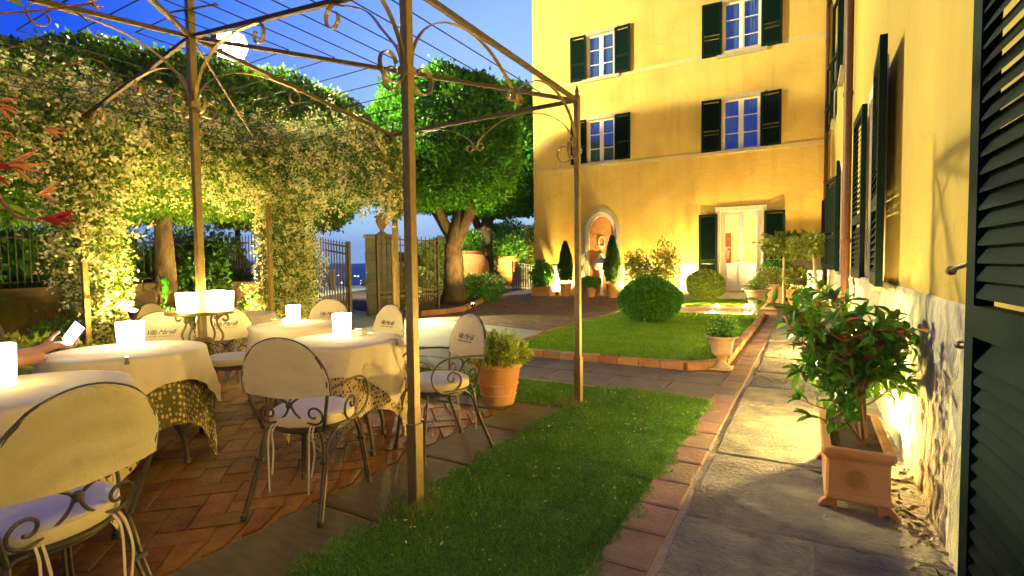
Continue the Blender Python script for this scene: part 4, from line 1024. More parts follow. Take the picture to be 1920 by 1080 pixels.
ZT = .751
make_table((-2.77, 2.50), .375, 'round table under the nearest cloth beside the pergola post, wide cloth points hanging', 'ivory cloth with a pointed corner on the table beside the front pergola post', 'cream and brown floral under cloth hanging in points beside the front post', .785, 11, half=.57, halfu=.80, urot=-.26)
make_table((-3.90, 2.99), .355, 'round table behind the one by the post, with lantern and glass dish', 'ivory cloth on the table furthest back to the right, hanging straight', 'floral under cloth barely seen below the further ivory cloth', .9, 23, half=.66, halfu=.70)
make_table((-3.66, 1.58), .40, 'round table where the person with the phone sits', 'ivory cloth with a sharp right corner on the table under the lit phone', 'green and gold spotted under cloth below the phone table', .17, 31, M_print2, half=.58, halfu=.83, urot=.12)
make_table((-2.90, .84), .375, 'round table in the left foreground behind the large chair', 'ivory cloth on the left foreground table under the ribbed lantern', 'floral under cloth of the left foreground table', .5, 41)
make_table((-5.42, 3.40), .36, 'far round table behind the candle stand', 'ivory cloth on the small far table behind the candle stand', 'brown floral under cloth on the small far table', .8, 51, half=.56, halfu=.74)
def on_rim(c, r, a): return (c[0]+r*math.cos(a), c[1]+r*math.sin(a), .753)
clip(on_rim((-2.77, 2.50), .388, .25), .25, 'steel clip at the right rim of the table beside the front post')
clip(on_rim((-3.66, 1.58), .413, -.42), -.42, 'steel clip in the middle of the phone table rim')
clip(on_rim((-3.90, 2.99), .368, -2.2), -2.2, 'steel clip at the left rim of the further back table')
clip(on_rim((-2.90, .84), .388, .62), .62, 'dark clip at the right rim of the left foreground table')
lantern_square((-2.90, 2.60, ZT), .105, .158, 'square glowing lantern on the table beside the front post', .5)
lantern_square((-4.02, 3.05, ZT), .105, .15, 'square glowing lantern on the further back table', .7)
lantern_square((-3.80, 1.66, ZT), .115, .155, 'square glowing lantern on the table under the lit phone', .45)
ashtray((-2.80, 2.66, ZT), 'square glass dish beside the lantern on the table by the front post', .4)
ashtray((-4.06, 2.93, ZT), 'square glass dish beside the lantern on the further back table', .6)
# ribbed cylinder lantern in the foreground
t = thing('ribbed_lantern', 'large ribbed cylinder lantern glowing at the left edge of the photo', 'lantern', (-3.02, .80, ZT))
N = 96; mb = MB(); vs = []
for z, q in ((0, .066), (.01, .07), (.175, .075), (.18, .073), (.17, .068), (.015, .064)):
    for i in range(N): a = 2*math.pi*i/N; rr_ = q+(.0012 if i % 2 else -.0012); vs.append((rr_*math.cos(a), rr_*math.sin(a), z))
mb.add(vs, [(k*N+i, k*N+(i+1) % N, (k+1)*N+(i+1) % N, (k+1)*N+i) for k in range(5) for i in range(N)]+[tuple(range(N-1, -1, -1))]); mb.build('glass', emit('ribbed_lantern_glass', (1, .82, .30), 2.2), t, smooth=True)
MB().lathe([(.03, .016), (.03, .07), (0, .072)], (0, 0, 0), 14).build('candle', M_white, t)
MB().lathe([(0, .075), (.012, .09), (.009, .11), (0, .13)], (0, 0, 0), 10).build('flame', MC['candle_flame'], t)
point('candle_light', (-3.02, .80, ZT+.12), 4, (1, .62, .2), .03, t)

# ring table round the centre post
rt_ = thing('post_table', 'round iron shelf table with scroll brackets fixed round the centre post', 'table', (*PG['C'], 0))
mb = MB(); n = 48; pr = [(.045, .905), (.225, .905), (.235, .91), (.235, .925), (.228, .93), (.045, .93)]
vs = [(q*math.cos(2*math.pi*i/n), q*math.sin(2*math.pi*i/n), z) for q, z in pr for i in range(n)]
mb.add(vs, [((k % 6)*n+i, (k % 6)*n+(i+1) % n, ((k+1) % 6)*n+(i+1) % n, ((k+1) % 6)*n+i) for k in range(6) for i in range(n)]); mb.build('tabletop', M_post, rt_, smooth=True)
for k in range(4):
    a = math.pi/2*k+.5; c, s = math.cos(a), math.sin(a)
    pts = [(v[0], v[2]) for v in cr([(.05, 0, .705), (.09, 0, .675), (.14, 0, .70), (.155, 0, .75), (.125, 0, .81), (.115, 0, .86), (.15, 0, .895)], 6)]+spiral(.175, .872, .032, .014, 2.4, -3.0, 20)
    MB().tube([(q*c, q*s, z) for q, z in pts], .008, 8).build('scroll_bracket', M_post, rt_, smooth=True)
MB().lathe([(.04, .68), (.065, .69), (.07, .705), (.06, .72), (.04, .73)], (0, 0, 0), 20).build('clasp_ring', M_post, rt_, smooth=True)
MB().bbox(-.034, .034, -.034, .034, 0, .68, .004).build('pole_sleeve', mat('shaded_sleeve_iron', (.05, .04, .03), (.08, .06, .04), 20, .5, .1, metal=.4), rt_)  # shade under the shelf is put into the dark sleeve colour
for dx, dy, lb, s, h in ((-.15, -.03, 'left glowing candle glass of the row on the post shelf', .10, .13), (-.01, -.10, 'second glowing candle glass from the left on the post shelf', .10, .135), (-.04, .13, 'glowing candle glass just behind the centre post on its shelf', .10, .14), (.13, .09, 'right glowing candle glass standing apart on the post shelf', .11, .14)):
    lantern_square((PG['C'][0]+dx, PG['C'][1]+dy, .931), s, h, lb, .5)

# chairs
ch = make_chair('chair')
ch['label'] = 'chair with its back to us in front of the table by the post'
ch.location = (-2.30, 1.85, 0); ch.rotation_euler = (0, 0, face(-.33, .94))
def chair(loc, d, label, s=None): return place_copy(ch, (*loc, 0), face(*d), label, scale=s)
chair((-2.15, 2.73), (-.40, -.92), 'chair standing to the right of the front post with printed cover')
chair((-3.24, 3.14), (-.22, -.97), 'chair behind the table by the post, its printed cover facing us')
chair((-4.28, 3.52), (.4, -1), 'plain backed chair tucked beyond the furthest right table')
chair((-4.24, 2.60), (1, -.35), 'chair half hidden behind the candle shelf post, printed cover leaning left')
chair((-4.20, 1.98), (.8, -.62), 'chair with wide round cover directly behind the phone table lantern')
chair((-5.35, 2.75), (.95, .5), 'narrow looking chair cover turned sideways beside the bright garden lamp')
chair((-2.12, .64), (-.985, -.174), 'largest chair in the left foreground, its back cover filling the corner')
chair((-3.55, .72), (-.1, 1), 'chair under the person with the phone')
# ================================================================== PERSON
ps = thing('person', 'person at the left edge holding a lit phone over the table, bare forearm', 'person', (-3.55, .72, 0))
def skin_body(name, verts, edges, radii, m, parent, root=0, sub=2, flat=None):
    me = bpy.data.meshes.new(name); l = root_of(parent).location
    me.from_pydata([(v[0]-l.x, v[1]-l.y, v[2]-l.z) for v in verts], edges, []); me.update(); me.materials.append(m)
    o = link(bpy.data.objects.new(name, me), parent)
    md = o.modifiers.new('skin', 'SKIN'); md.use_smooth_shade = True
    for i, r in enumerate(radii):
        me.skin_vertices[0].data[i].radius = (r, r) if not isinstance(r, tuple) else r
        me.skin_vertices[0].data[i].use_root = (i == root)
    s = o.modifiers.new('sub', 'SUBSURF'); s.levels = sub; s.render_levels = sub
    return o
V = []; E = []; Rr = []
def jn(p, r, par=None):
    V.append(p); Rr.append(r)
    if par is not None: E.append((par, len(V)-1))
    return len(V)-1
pel = jn((-3.55, .70, .58), .13); ab = jn((-3.55, .72, .75), .125, pel); chs = jn((-3.55, .74, .98), .15, ab); nk0 = jn((-3.55, .74, 1.14), .075, chs); nk = jn((-3.55, .76, 1.2), .052, nk0); hd0 = jn((-3.55, .80, 1.27), .078, nk); hd1 = jn((-3.55, .80, 1.36), .088, hd0); jn((-3.55, .79, 1.42), .06, hd1)
for s in (-1, 1):
    hp = jn((-3.55+s*.09, .74, .56), .095, pel); kn = jn((-3.55+s*.11, 1.12, .53), .065, hp); cf = jn((-3.55+s*.11, 1.14, .32), .055, kn); an = jn((-3.55+s*.11, 1.15, .09), .04, cf); jn((-3.55+s*.11, 1.28, .045), .035, an)
# left arm rests by the body, right arm reaches forward over the table
sh = jn((-3.37, .74, 1.08), .06, chs); el = jn((-3.33, .80, .83), .046, sh); wr = jn((-3.38, 1.02, .80), .032, el); jn((-3.41, 1.10, .80), .028, wr)
sh = jn((-3.73, .74, 1.08), .06, chs); el = jn((-3.62, .82, .80), .047, sh); fm = jn((-3.64, .95, .782), .043, el); wr = jn((-3.685, 1.17, .80), .029, fm)
hb = jn((-3.70, 1.215, .815), (.034, .026), wr); pm = jn((-3.71, 1.265, .825), (.042, .022), hb)
fing = [((-3.748, 1.285, .818), (-3.752, 1.325, .822), (-3.735, 1.342, .850), (-3.72, 1.335, .868)), ((-3.725, 1.295, .812), (-3.728, 1.338, .812), (-3.712, 1.352, .838), (-3.702, 1.342, .858)), ((-3.70, 1.292, .808), (-3.70, 1.332, .802), (-3.69, 1.345, .826), (-3.684, 1.335, .845)), ((-3.678, 1.280, .806), (-3.672, 1.312, .80), (-3.668, 1.322, .818), (-3.668, 1.315, .834))]
for f in fing:
    p = pm
    for q, pt in enumerate(f): p = jn(pt, .0105-.0013*q, p)
p = jn((-3.735, 1.225, .845), .0135, hb); p = jn((-3.742, 1.25, .875), .0115, p); jn((-3.728, 1.275, .895), .0095, p)
skin_body('body', V, E, Rr, M_skin, ps, root=0)
M_shirt = mat('dark_shirt', (.03, .03, .05), (.05, .05, .08), 10, .9)
# shirt and trousers as slightly larger continuous garments
V2 = [(-3.55, .70, .60), (-3.55, .72, .75), (-3.55, .74, .98), (-3.55, .745, 1.12), (-3.37, .74, 1.085), (-3.345, .775, .95), (-3.73, .74, 1.085), (-3.68, .78, .95)]
skin_body('shirt', V2, [(0, 1), (1, 2), (2, 3), (2, 4), (4, 5), (2, 6), (6, 7)], [.142, .14, .165, .085, .075, .065, .075, .065], M_shirt, ps)
V3 = [(-3.55, .70, .58), (-3.46, .74, .57), (-3.44, 1.12, .535), (-3.44, 1.15, .12), (-3.64, .74, .57), (-3.66, 1.12, .535), (-3.66, 1.15, .12)]
skin_body('trousers', V3, [(0, 1), (1, 2), (2, 3), (0, 4), (4, 5), (5, 6)], [.148, .108, .078, .06, .108, .078, .06], mat('blue_trousers', (.03, .04, .08)), ps)
mb = MB(); mb.lathe([(0, .0), (.09, .01), (.098, .06), (.075, .12), (0, .145)], (-3.55, .775, 1.325), 20); mb.build('hair', mat('brown_hair', (.05, .03, .015), (.09, .05, .02), 40, .6), ps, world=True, smooth=True)
mb = MB()
for s in (-1, 1): mb.lathe([(0, -.012), (.013, 0), (0, .012)], (-3.55+s*.034, .872, 1.33), 10)
mb.build('eyes', M_white, ps, world=True, smooth=True)
MB().add([(-3.562, .87, 1.29), (-3.538, .87, 1.29), (-3.55, .905, 1.292), (-3.55, .878, 1.33)], [(0, 1, 2), (0, 2, 3), (1, 3, 2), (0, 3, 1)]).build('nose', M_skin, ps, world=True)
MB().tube([(-3.575, .866, 1.262), (-3.55, .876, 1.258), (-3.525, .866, 1.262)], .006).build('mouth', mat('lips', (.4, .12, .1)), ps, world=True, smooth=True)
ph = thing('phone', 'smartphone with a bright white screen held over the table', 'phone', (-3.715, 1.335, .875))
mb = MB(); mb.bbox(-.037, .037, -.0045, .0045, -.072, .072, .003); phb = mb.build('case', mat('phone_case', (.02, .02, .03), rough=.3), ph)
MB().quad((-.033, .0052, -.066), (.033, .0052, -.066), (.033, .0052, .066), (-.033, .0052, .066)).build('screen', emit('phone_screen', (.75, .9, 1.0), 5), ph)
MB().quad((-.033, -.0052, -.066), (.033, -.0052, -.066), (.033, -.0052, .066), (-.033, -.0052, .066)).build('screen_back_glow', MC['phone_screen'], ph)
zl = Vector((.868*.62, .497*.62, .78)).normalized(); nl = Vector((.62, -.62, .30)); nl = (nl-zl*nl.dot(zl)).normalized(); xl = nl.cross(zl)
ph.rotation_euler = Matrix((xl, nl, zl)).transposed().to_euler()

# ================================================================== PLANTS
def pot_prof(r, h): return [(r*.60, 0), (r*.63, h*.02), (r*.70, h*.22), (r*.735, h*.23), (r*.735, h*.255), (r*.715, h*.27), (r*.79, h*.46), (r*.825, h*.47), (r*.825, h*.50), (r*.80, h*.51), (r*.89, h*.84), (r*.92, h*.86), (r*.99, h*.90), (r, h*.94), (r*.985, h), (r*.90, h), (r*.86, h*.93), (r*.83, h*.88), (0, h*.88)]
def urn_prof(r, h): return [(r*.62, 0), (r*.62, h*.06), (r*.60, h*.07), (r*.45, h*.10), (r*.26, h*.19), (r*.22, h*.24), (r*.30, h*.28), (r*.33, h*.31), (r*.30, h*.33), (r*.52, h*.42), (r*.62, h*.48), (r*.60, h*.50), (r*.64, h*.60), (r*.72, h*.84), (r*.84, h*.93), (r*.98, h*.96), (r, h*.985), (r*.97, h), (r*.86, h), (r*.78, h*.92), (0, h*.90)]
def potted(name, label, cat_, loc, prof, r, h, foliage, lm, potmat=M_terra, stem=None, extra=None, group=None, square=False):
    t = thing(name, label, cat_, (*loc, 0), group=group)
    mb = MB()
    mb.lathe(prof(r, h), (0, 0, 0), 36, .004)
    if prof is urn_prof: mb.bbox(-r*.66, r*.66, -r*.66, r*.66, -.005, h*.045, .008)
    p = mb.build('pot', potmat, t, smooth=True)
    MB().lathe([(r*.82, h*.89), (0, h*.905)], (0, 0, 0), 20).build('soil', M_soil, p)
    V, F = foliage; mesh_np('foliage', V, F, lm, t)
    if stem: stem.build('stem', M_bark, t, smooth=True)
    if extra: mesh_np('flowers', extra[0], extra[1], extra[2], t)
    return t
def tufty(c, rad, n_st, leaf, per=16, asp=.35):
    """upright leafy shoots spreading from the pot centre"""
    parts = []
    for i in range(n_st):
        d = unit(1)[0]; d[2] = abs(d[2])*1.0+.25; d /= np.linalg.norm(d); L = (.7+.5*rng.random())
        tip = np.array(c)+d*np.array(rad)*L; u = rng.random(per)**.5
        Cn = np.array(c)+(tip-np.array(c))*u[:, None]+rng.normal(size=(per, 3))*.008; D = d*.7+unit(per)*.8
        parts.append(leaves_np(Cn, D, leaf*(.6+.7*rng.random(per)), leaf*asp*(.7+.6*rng.random(per)), .3))
    return cat(parts)
potted('terracotta_pot', 'large ribbed terracotta pot with lime green shrub between chair and far post', 'potted plant', (-2.405, 3.93), pot_prof, .222, .385, tufty((0, 0, .34), (.30, .30, .26), 300, .055, 26), leafmat('lime_shrub_leaves', (.34, .42, .05), (.46, .52, .08), .35))
V, F = blob_leaves((0, 0, .52), (.15, .15, .12), 160, .02)
potted('stone_urn', 'pale footed urn with small flowering bush at the corner of the lawn', 'potted plant', (-.87, 6.45), urn_prof, .185, .385, tufty((0, 0, .36), (.19, .19, .25), 120, .032, 20), L_box, mat('pale_terracotta', (.55, .36, .20), (.66, .48, .30), 9, .85, .4, 50, third=(.5, .42, .3)), extra=(*blob_leaves((0, 0, .50), (.18, .18, .15), 150, .02), M_jflower))
potted('stone_urn', 'further pale urn with yellow flowers near the glazed door steps', 'potted plant', (-1.02, 13.2), urn_prof, .30, .60, tufty((0, 0, .58), (.30, .30, .28), 90, .06, 16), L_box2, MC['pale_terracotta'], extra=(*blob_leaves((0, 0, .68), (.3, .3, .18), 160, .04), M_jflower))
potted('stone_urn', 'pale urn with yellowish flowering plant, behind the other far urn', 'potted plant', (-.90, 14.9), urn_prof, .30, .66, tufty((0, 0, .62), (.42, .42, .42), 100, .07, 16), L_lime, MC['pale_terracotta'], extra=(*blob_leaves((0, 0, .82), (.4, .4, .3), 260, .045), M_jflower))
potted('terracotta_pot', 'terracotta pot of broad dark leaves right of the glazed door', 'potted plant', (-.75, 17.3), pot_prof, .25, .50, crown_np((0, 0, .85), (.5, .5, .36), 1500, .11, lump=.15, core=.5), L_box, M_terra)
potted('terracotta_pot', 'terracotta pot with pale glowing leaves in front of the corner lamp', 'potted plant', (-.30, 16.6), pot_prof, .26, .46, crown_np((0, 0, .75), (.34, .34, .34), 500, .13, lump=.15, core=0, shell=.8), L_lime, M_terra)
# cone cypresses and small bush by the fountain
for (x, y, h, lb, rr_) in ((-8.02, 18.1, 1.62, 'slim clipped cone shrub in terracotta pot left of the fountain', .26), (-6.10, 17.9, 1.75, 'slim clipped cone shrub in terracotta pot right of the fountain', .27)):
    n = 7000; u = rng.random(n)**.8; a = rng.random(n)*6.28; prof_ = np.where(u < .3, .75+.25*u/.3, np.maximum(0, 1-((u-.3)/.7)**1.5)); q = rr_*prof_*(1-.3*rng.random(n)**2)*(1+.10*np.sin(a*3+u*12))+.01
    C = np.stack([q*np.cos(a), q*np.sin(a), .55+u*(h-.1)], 1); D = np.stack([np.cos(a), np.sin(a), np.full(n, .9)], 1)+unit(n)*.7
    Vc = leaves_np(C, D, .05+.04*rng.random(n), .03, .2)
    core = MB().lathe([(0, .58), (rr_*.55, .62), (rr_*.75, .55+h*.3), (rr_*.45, .55+h*.65), (0, .55+h*.85)], (0, 0, 0), 14)
    cv = np.array(core.v); cf = np.array([f_ for f_ in core.f if len(f_) == 4])
    tt = potted('potted_cypress', lb, 'potted cypress', (x, y), pot_prof, .25, .50, cat([Vc, (cv, cf)]), L_cyp)
potted('terracotta_pot', 'small terracotta pot with round dark bush under the fountain basin', 'potted plant', (-6.95, 17.95), pot_prof, .22, .38, crown_np((0, 0, .53), (.36, .36, .22), 3500, .05, lump=.12, core=.6), L_box)
# dark shrubbery behind the railing
t = thing('dark_hedge', 'dark mixed shrubbery growing behind the black railing on the left', 'hedge', (-12.5, 2.0, 0))
P_ = [crown_np((x_, y_, 1.1), (1.15, 1.15, 1.25), 3600, .13, lump=.25, freq=5, core=.9, shell=.4) for x_, y_ in ((-.2, -3.2), (-.6, -1.6), (-1.2, .2), (-1.3, 1.9), (-1.6, 3.4), (-1.2, 5.2))]
V, F = cat(P_); mesh_np('foliage', V, F, L_cyp, t)
# square trough left of fountain
def trough(name, label, x0, x1, y0, y1, h, fol, lm, pm=M_terra, extra=None, catg='planter'):
    cx, cy = (x0+x1)/2, (y0+y1)/2; t = thing(name, label, catg, (cx, cy, 0))
    mb = MB(); a, b = (x1-x0)/2, (y1-y0)/2; mb.bbox(-a+.02, a-.02, -b+.02, b-.02, .0, h*.88, .01); mb.bbox(-a, a, -b, b, h*.88, h, .012); p = mb.build('box', pm, t)
    MB().quad((-a+.05, -b+.05, h+.002), (a-.05, -b+.05, h+.002), (a-.05, b-.05, h+.002), (-a+.05, b-.05, h+.002)).build('soil', M_soil, p)
    V, F = fol; mesh_np('foliage', V, F, lm, t)
    if extra:
        for V, F, m in extra: mesh_np('flowers', V, F, m, t)
    return t
trough('rectangular_planter', 'low terracotta trough with loose leafy bush at the villa corner', -9.40, -8.55, 17.85, 18.3, .36, crown_np((.0, 0, .80), (.50, .35, .48), 2200, .11, lump=.2, core=.45, shell=.6), L_box)
# clipped balls
def bush(label, loc, rad, n, lm, leaf, zc):
    t = thing('clipped_bush', label, 'bush', (*loc, 0))
    V, F = crown_np((0, 0, zc), rad, n, leaf, p=2.15, shell=.2, lump=.045, freq=7, core=.9, out=.6); mesh_np('foliage', V, F, lm, t)
    MB().tube(cr([(0, 0, -.02), (.04, 0, zc*.3), (0, 0, zc*.7)], 4), .05, 8).build('stem', M_bark, t)
bush('big bright green clipped ball bush on the middle lawn', (-2.85, 10.75), (.62, .6, .44), 15000, L_box, .055, .47)
bush('smaller olive green clipped bush beside the glazed door', (-2.82, 17.2), (.56, .5, .47), 8000, L_box2, .07, .52)
t = thing('rose_shrub', 'loose two headed leafy shrub against the wall behind the big ball bush', 'shrub', (-4.6, 17.6, 0))
V, F = cat([crown_np((-.55, 0, 1.05), (.42, .35, .65), 1500, .10, lump=.2, core=0, shell=.8), crown_np((.45, 0, 1.1), (.5, .35, .8), 1900, .10, lump=.2, core=0, shell=.8), crown_np((0, 0, .6), (.9, .4, .5), 1500, .10, core=0, shell=.7)]); mesh_np('foliage', V, F, L_lime, t)
mb = MB()
for s in range(6): mb.tube(cr([(rng.uniform(-.2, .2), 0, 0), (rng.uniform(-.5, .5), 0, .7), (rng.uniform(-.8, .8), 0, 1.5)], 4), .02, 6)
mb.build('stem', M_bark, t)
# standard lemon/viburnum trees near the inner corner
def standard(label, loc, zc, rad, n, leaf, lm, h, lean=(0, 0), name='standard_tree', core=.5):
    t = thing(name, label, 'small tree', (*loc, 0))
    MB().tube(cr([(0, 0, 0), (lean[0]*.3, lean[1]*.3, h*.35), (lean[0]*.7, lean[1]*.7, h*.7), (lean[0], lean[1], h)], 5), .035, 8).build('trunk', mat('pale_bark', (.5, .4, .22), (.6, .5, .3), 12, .9), t, smooth=True)
    V, F = crown_np((lean[0], lean[1], zc), rad, n, leaf, lump=.28, freq=6, shell=.75, core=0); mesh_np('crown', V, F, lm, t)
standard('small standard tree with umbrella crown and pale stem by the corner', (.22, 14.2), 1.62, (.44, .44, .24), 1500, .11, L_lime, 1.42, (-.12, 0))
standard('bushy spreading small tree in front of the door shutter right side', (-.58, 15.9), 1.66, (.56, .45, .30), 1500, .13, L_box2, 1.42)
t = thing('leafy_shrub', 'dark leafy flowering bushes massed at the foot of the pale stemmed tree', 'shrub', (-.02, 12.7, 0))
V, F = crown_np((0, 0, .30), (.24, .45, .32), 1800, .09, lump=.2, core=.6); mesh_np('foliage', V, F, L_box, t); V, F = blob_leaves((0, 0, .4), (.28, .5, .38), 120, .05); mesh_np('flowers', V, F, M_jflower, t)
# wall bench/table in the corner
t = thing('garden_bench', 'pale stone bench against the rear wall in the corner', 'bench', (-.15, 18.2, 0))
MB().bbox(-.62, .5, -.2, .2, .78, .86, .01).build('seat', M_white, t)
for s in (-.5, .4): MB().bbox(s-.05, s+.05, -.15, .15, 0, .777, .01).build('leg', M_white, t)

# ---------------- big square planter with photinia
t = thing('square_planter', 'ornate terracotta planter with clawed feet and red tipped shrub by the wall', 'planter', (.225, 3.38, 0))
a, b = .135, .375
mb = MB(); prof = [(0, .052), (.006, .062), (.004, .078), (.0, .09), (-.002, .255), (.004, .265), (.016, .28), (.02, .295), (.018, .31), (.012, .316), (-.022, .316), (-.024, .29)]
vs = []
for (o_, z) in prof:
    A, B = a+o_, b+o_; c = .012
    vs += [(-A+c, -B, z), (A-c, -B, z), (A, -B+c, z), (A, B-c, z), (A-c, B, z), (-A+c, B, z), (-A, B-c, z), (-A, -B+c, z)]
mb.add(vs, [(k*8+i, k*8+(i+1) % 8, k*8+8+(i+1) % 8, k*8+8+i) for k in range(len(prof)-1) for i in range(8)]+[tuple(range(7, -1, -1))])
bx_ = mb.build('box', M_terra, t, smooth=False)
# rosette medallion on the front panel
md = MB()
for (r0, r1, n, th) in ((.034, .052, 24, .004), (.019, .032, 18, .003)):
    for i in range(n):
        q = 2*math.pi*i/n; c, s = math.cos(q), math.sin(q); w = math.pi*(r0+r1)/2/n*.8
        md.add([(c*r0-s*w*.5, -b-.0005, .17+s*r0+c*w*.5), (c*r0+s*w*.5, -b-.0005, .17+s*r0-c*w*.5), (c*r1+s*w, -b-.0005, .17+s*r1-c*w), (c*r1-s*w, -b-.0005, .17+s*r1+c*w), (c*(r0+r1)/2, -b-th-.006, .17+s*(r0+r1)/2)], [(0, 1, 4), (1, 2, 4), (2, 3, 4), (3, 0, 4)])
md.tube([(.016*math.cos(i*.35), -b-.002, .17+.016*math.sin(i*.35)) for i in range(18)], .0022, 6, closed=True); md.tube([(-.012, -b-.002, .17), (.012, -b-.002, .171)], .0022, 6)
md.build('rosette', M_terra, bx_, smooth=True)
for sx in (-1, 1):
    for sy in (-1, 1):
        ft = MB(); pr = [(0, .058), (0, .0), (.018, .0), (.026, .014), (.04, .018), (.055, .008), (.066, .0), (.082, .0), (.078, .02), (.06, .042), (.045, .058)]
        ft.prism([(sx*(a-.045+u), z) for u, z in pr], 'y', sy*b-(.012 if sy > 0 else -.03)-.02, sy*b+(.012 if sy > 0 else -.0)) if 0 else ft.prism([(sx*(a-.05+u), z) for u, z in pr], 'y', min(sy*b, sy*(b-.05)), max(sy*b, sy*(b-.05)))
        ft.build('foot', M_terra_red, t, bevel=.004)
MB().quad((-a+.01, -b+.01, .292), (a-.01, -b+.01, .292), (a-.01, b-.01, .292), (-a+.01, b-.01, .292)).build('soil', M_soil, bx_)
pl = thing('photinia_shrub', 'glossy shrub with large green and reddish tip leaves growing in the ornate planter', 'shrub', (.262, 3.22, .29))
st = MB(); shoots = []
def grow(p, d, L, r, lev):
    n = 5; pts = [Vector(p)]; d = Vector(d).normalized()
    for i in range(n):
        d = (d+Vector(rng.normal(size=3))*.10+Vector((0, 0, .05))).normalized(); pts.append(pts[-1]+d*L/n)
    st.tube(pts, r, 6, scale=[1-.5*i/n for i in range(n+1)])
    if lev < 2:
        for i in range(2, n+1):
            for q in range(2 if lev else 3):
                if lev == 1 and rng.random() < .35: continue
                dd = (d*.75+Vector(rng.normal(size=3))*.65); dd.z = abs(dd.z)*.7+.08
                dd.x *= 1.0; grow(pts[i], dd, L*(.36+.25*rng.random()), r*.5, lev+1)
    if lev >= 1: shoots.append((pts, d))
grow((0, 0, 0), (-.03, -.02, 1), .54, .014, 0); grow((-.01, .03, 0), (-.35, .3, .8), .36, .009, 0.5 if 0 else 1); grow((.0, -.02, 0), (-.45, -.15, .55), .34, .007, 1); grow((.02, .1, 0), (.15, .5, .9), .45, .01, 0)
st.build('stem', mat('reddish_bark', (.24, .10, .04), (.34, .17, .07), 20, .7), pl, smooth=True)
def big_leaf(mb, p, d, L, w, curl=.25):
    d = Vector(d).normalized(); s = d.cross(Vector((0, 0, 1))+Vector(rng.normal(size=3))*.35)
    if s.length < .05: s = Vector((1, 0, 0))
    s.normalize(); u = s.cross(d); ts = [0, .12, .35, .62, .85, 1]; ws = [.05, .5, .95, 1.0, .6, 0.02]; vs = []
    for t_, w_ in zip(ts, ws):
        c = Vector(p)+d*(L*t_)-u*(curl*L*t_*t_); lift = u*(w*.22*w_)
        vs += [c-s*(w*.5*w_)+lift, c, c+s*(w*.5*w_)+lift]
    mb.add(vs, [(3*i+j, 3*i+j+1, 3*i+j+4, 3*i+j+3) for i in range(5) for j in range(2)])
lg, lr = MB(), MB()
for pts, d in shoots:
    top = pts[-1].z
    for i, p in enumerate(pts[2:]):
        for q in range(2 if rng.random() < .55 else 1):
            dd = d*.5+Vector(rng.normal(size=3))*.8; big_leaf(lg, p, dd, rng.uniform(.055, .115), rng.uniform(.026, .042), rng.uniform(.1, .45))
    for q in range(4):
        dd = d*.8+Vector(rng.normal(size=3))*.55; (big_leaf(lr, pts[-1], dd, rng.uniform(.045, .08), .022) if (top > .46 and rng.random() < .5) else big_leaf(lg, pts[-1], dd, rng.uniform(.06, .1), .03))
o = lg.build('green_leaves', L_pho, pl); o = lr.build('red_tip_leaves', L_phored, pl)

n = 110; x = rng.uniform(.36, .52, n); y = rng.uniform(2.4, 3.9, n)
C = np.stack([x, y, np.full(n, .02)], 1); D = unit(n); D[:, 2] *= .2
V, F = leaves_np(C, D, .03+.03*rng.random(n), .018, .3)
tag(mesh_np('dry_leaves', V, F, mat('dry_leaf_litter', (.16, .13, .04), (.3, .24, .08), 40, .8, island=.4)), 'dry leaves gathered between planter and side wall', 'fallen leaves', kind='stuff')
# ---------------- large trees
def limb_mesh(mb, path, r0, r1, n=12, rough=.08):
    P = cr(path, 6); k = len(P); sc_ = [1+(r1/r0-1)*i/(k-1) for i in range(k)]
    v0 = len(mb.v); mb.tube(P, r0, n, scale=sc_)
    for i in range(v0, len(mb.v)):
        v = Vector(mb.v[i]); q = (i-v0)//n; c = P[min(q, k-1)]; f = 1+rough*(mnoise.noise(v*3.1)+.6*mnoise.noise(v*9)); mb.v[i] = tuple(c+(v-c)*f)
def big_tree(label, loc, trunk_r, fork, limbs, crowns, lm, group, flare=1.35):
    t = thing('clipped_tree', label, 'tree', (*loc, 0), group=group)
    mb = MB(); limb_mesh(mb, [(0, 0, -.05), (.02, 0, .25), (0.0, .02, fork*.5), (.02, 0, fork)], trunk_r*flare, trunk_r*.86, 16, .12)
    for k in range(len(mb.v)):
        v = mb.v[k]
        if v[2] > .2: f = 1-.16*min(1, (v[2]-.2)/.5); mb.v[k] = (v[0]*f, v[1]*f, v[2])
    for (pts, r0, r1) in limbs: limb_mesh(mb, pts, r0, r1, 12, .1)
    mb.build('trunk', M_bark, t, smooth=True)
    V, F = cat(crowns); mesh_np('crown', V, F, lm, t)
    return t
big_tree('nearer clipped holm oak with thick forked trunk and bright domed crown', (-9.6, 13.1), .36, 1.9,
         [([(.05, 0, 1.75), (-.2, .1, 2.2), (-.95, .3, 3.1), (-1.5, .5, 3.9)], .22, .13), ([(0, 0, 1.7), (.1, 0, 2.3), (.15, .3, 3.2), (.1, .5, 4.2)], .24, .15), ([(0, 0, 1.7), (.25, .1, 2.3), (.55, .2, 3.0), (.6, .1, 4.0)], .22, .14), ([(0, 0, 2.1), (-.3, -.2, 2.8), (-.4, -.7, 3.8)], .16, .1)],
         [crown_np((-.45, .15, 4.95), (2.35, 2.2, 2.15), 60000, .14, p=2.5, shell=.22, lump=.06, freq=9, flat=2.95, core=.9)], L_oak2, 'clipped holm oaks')
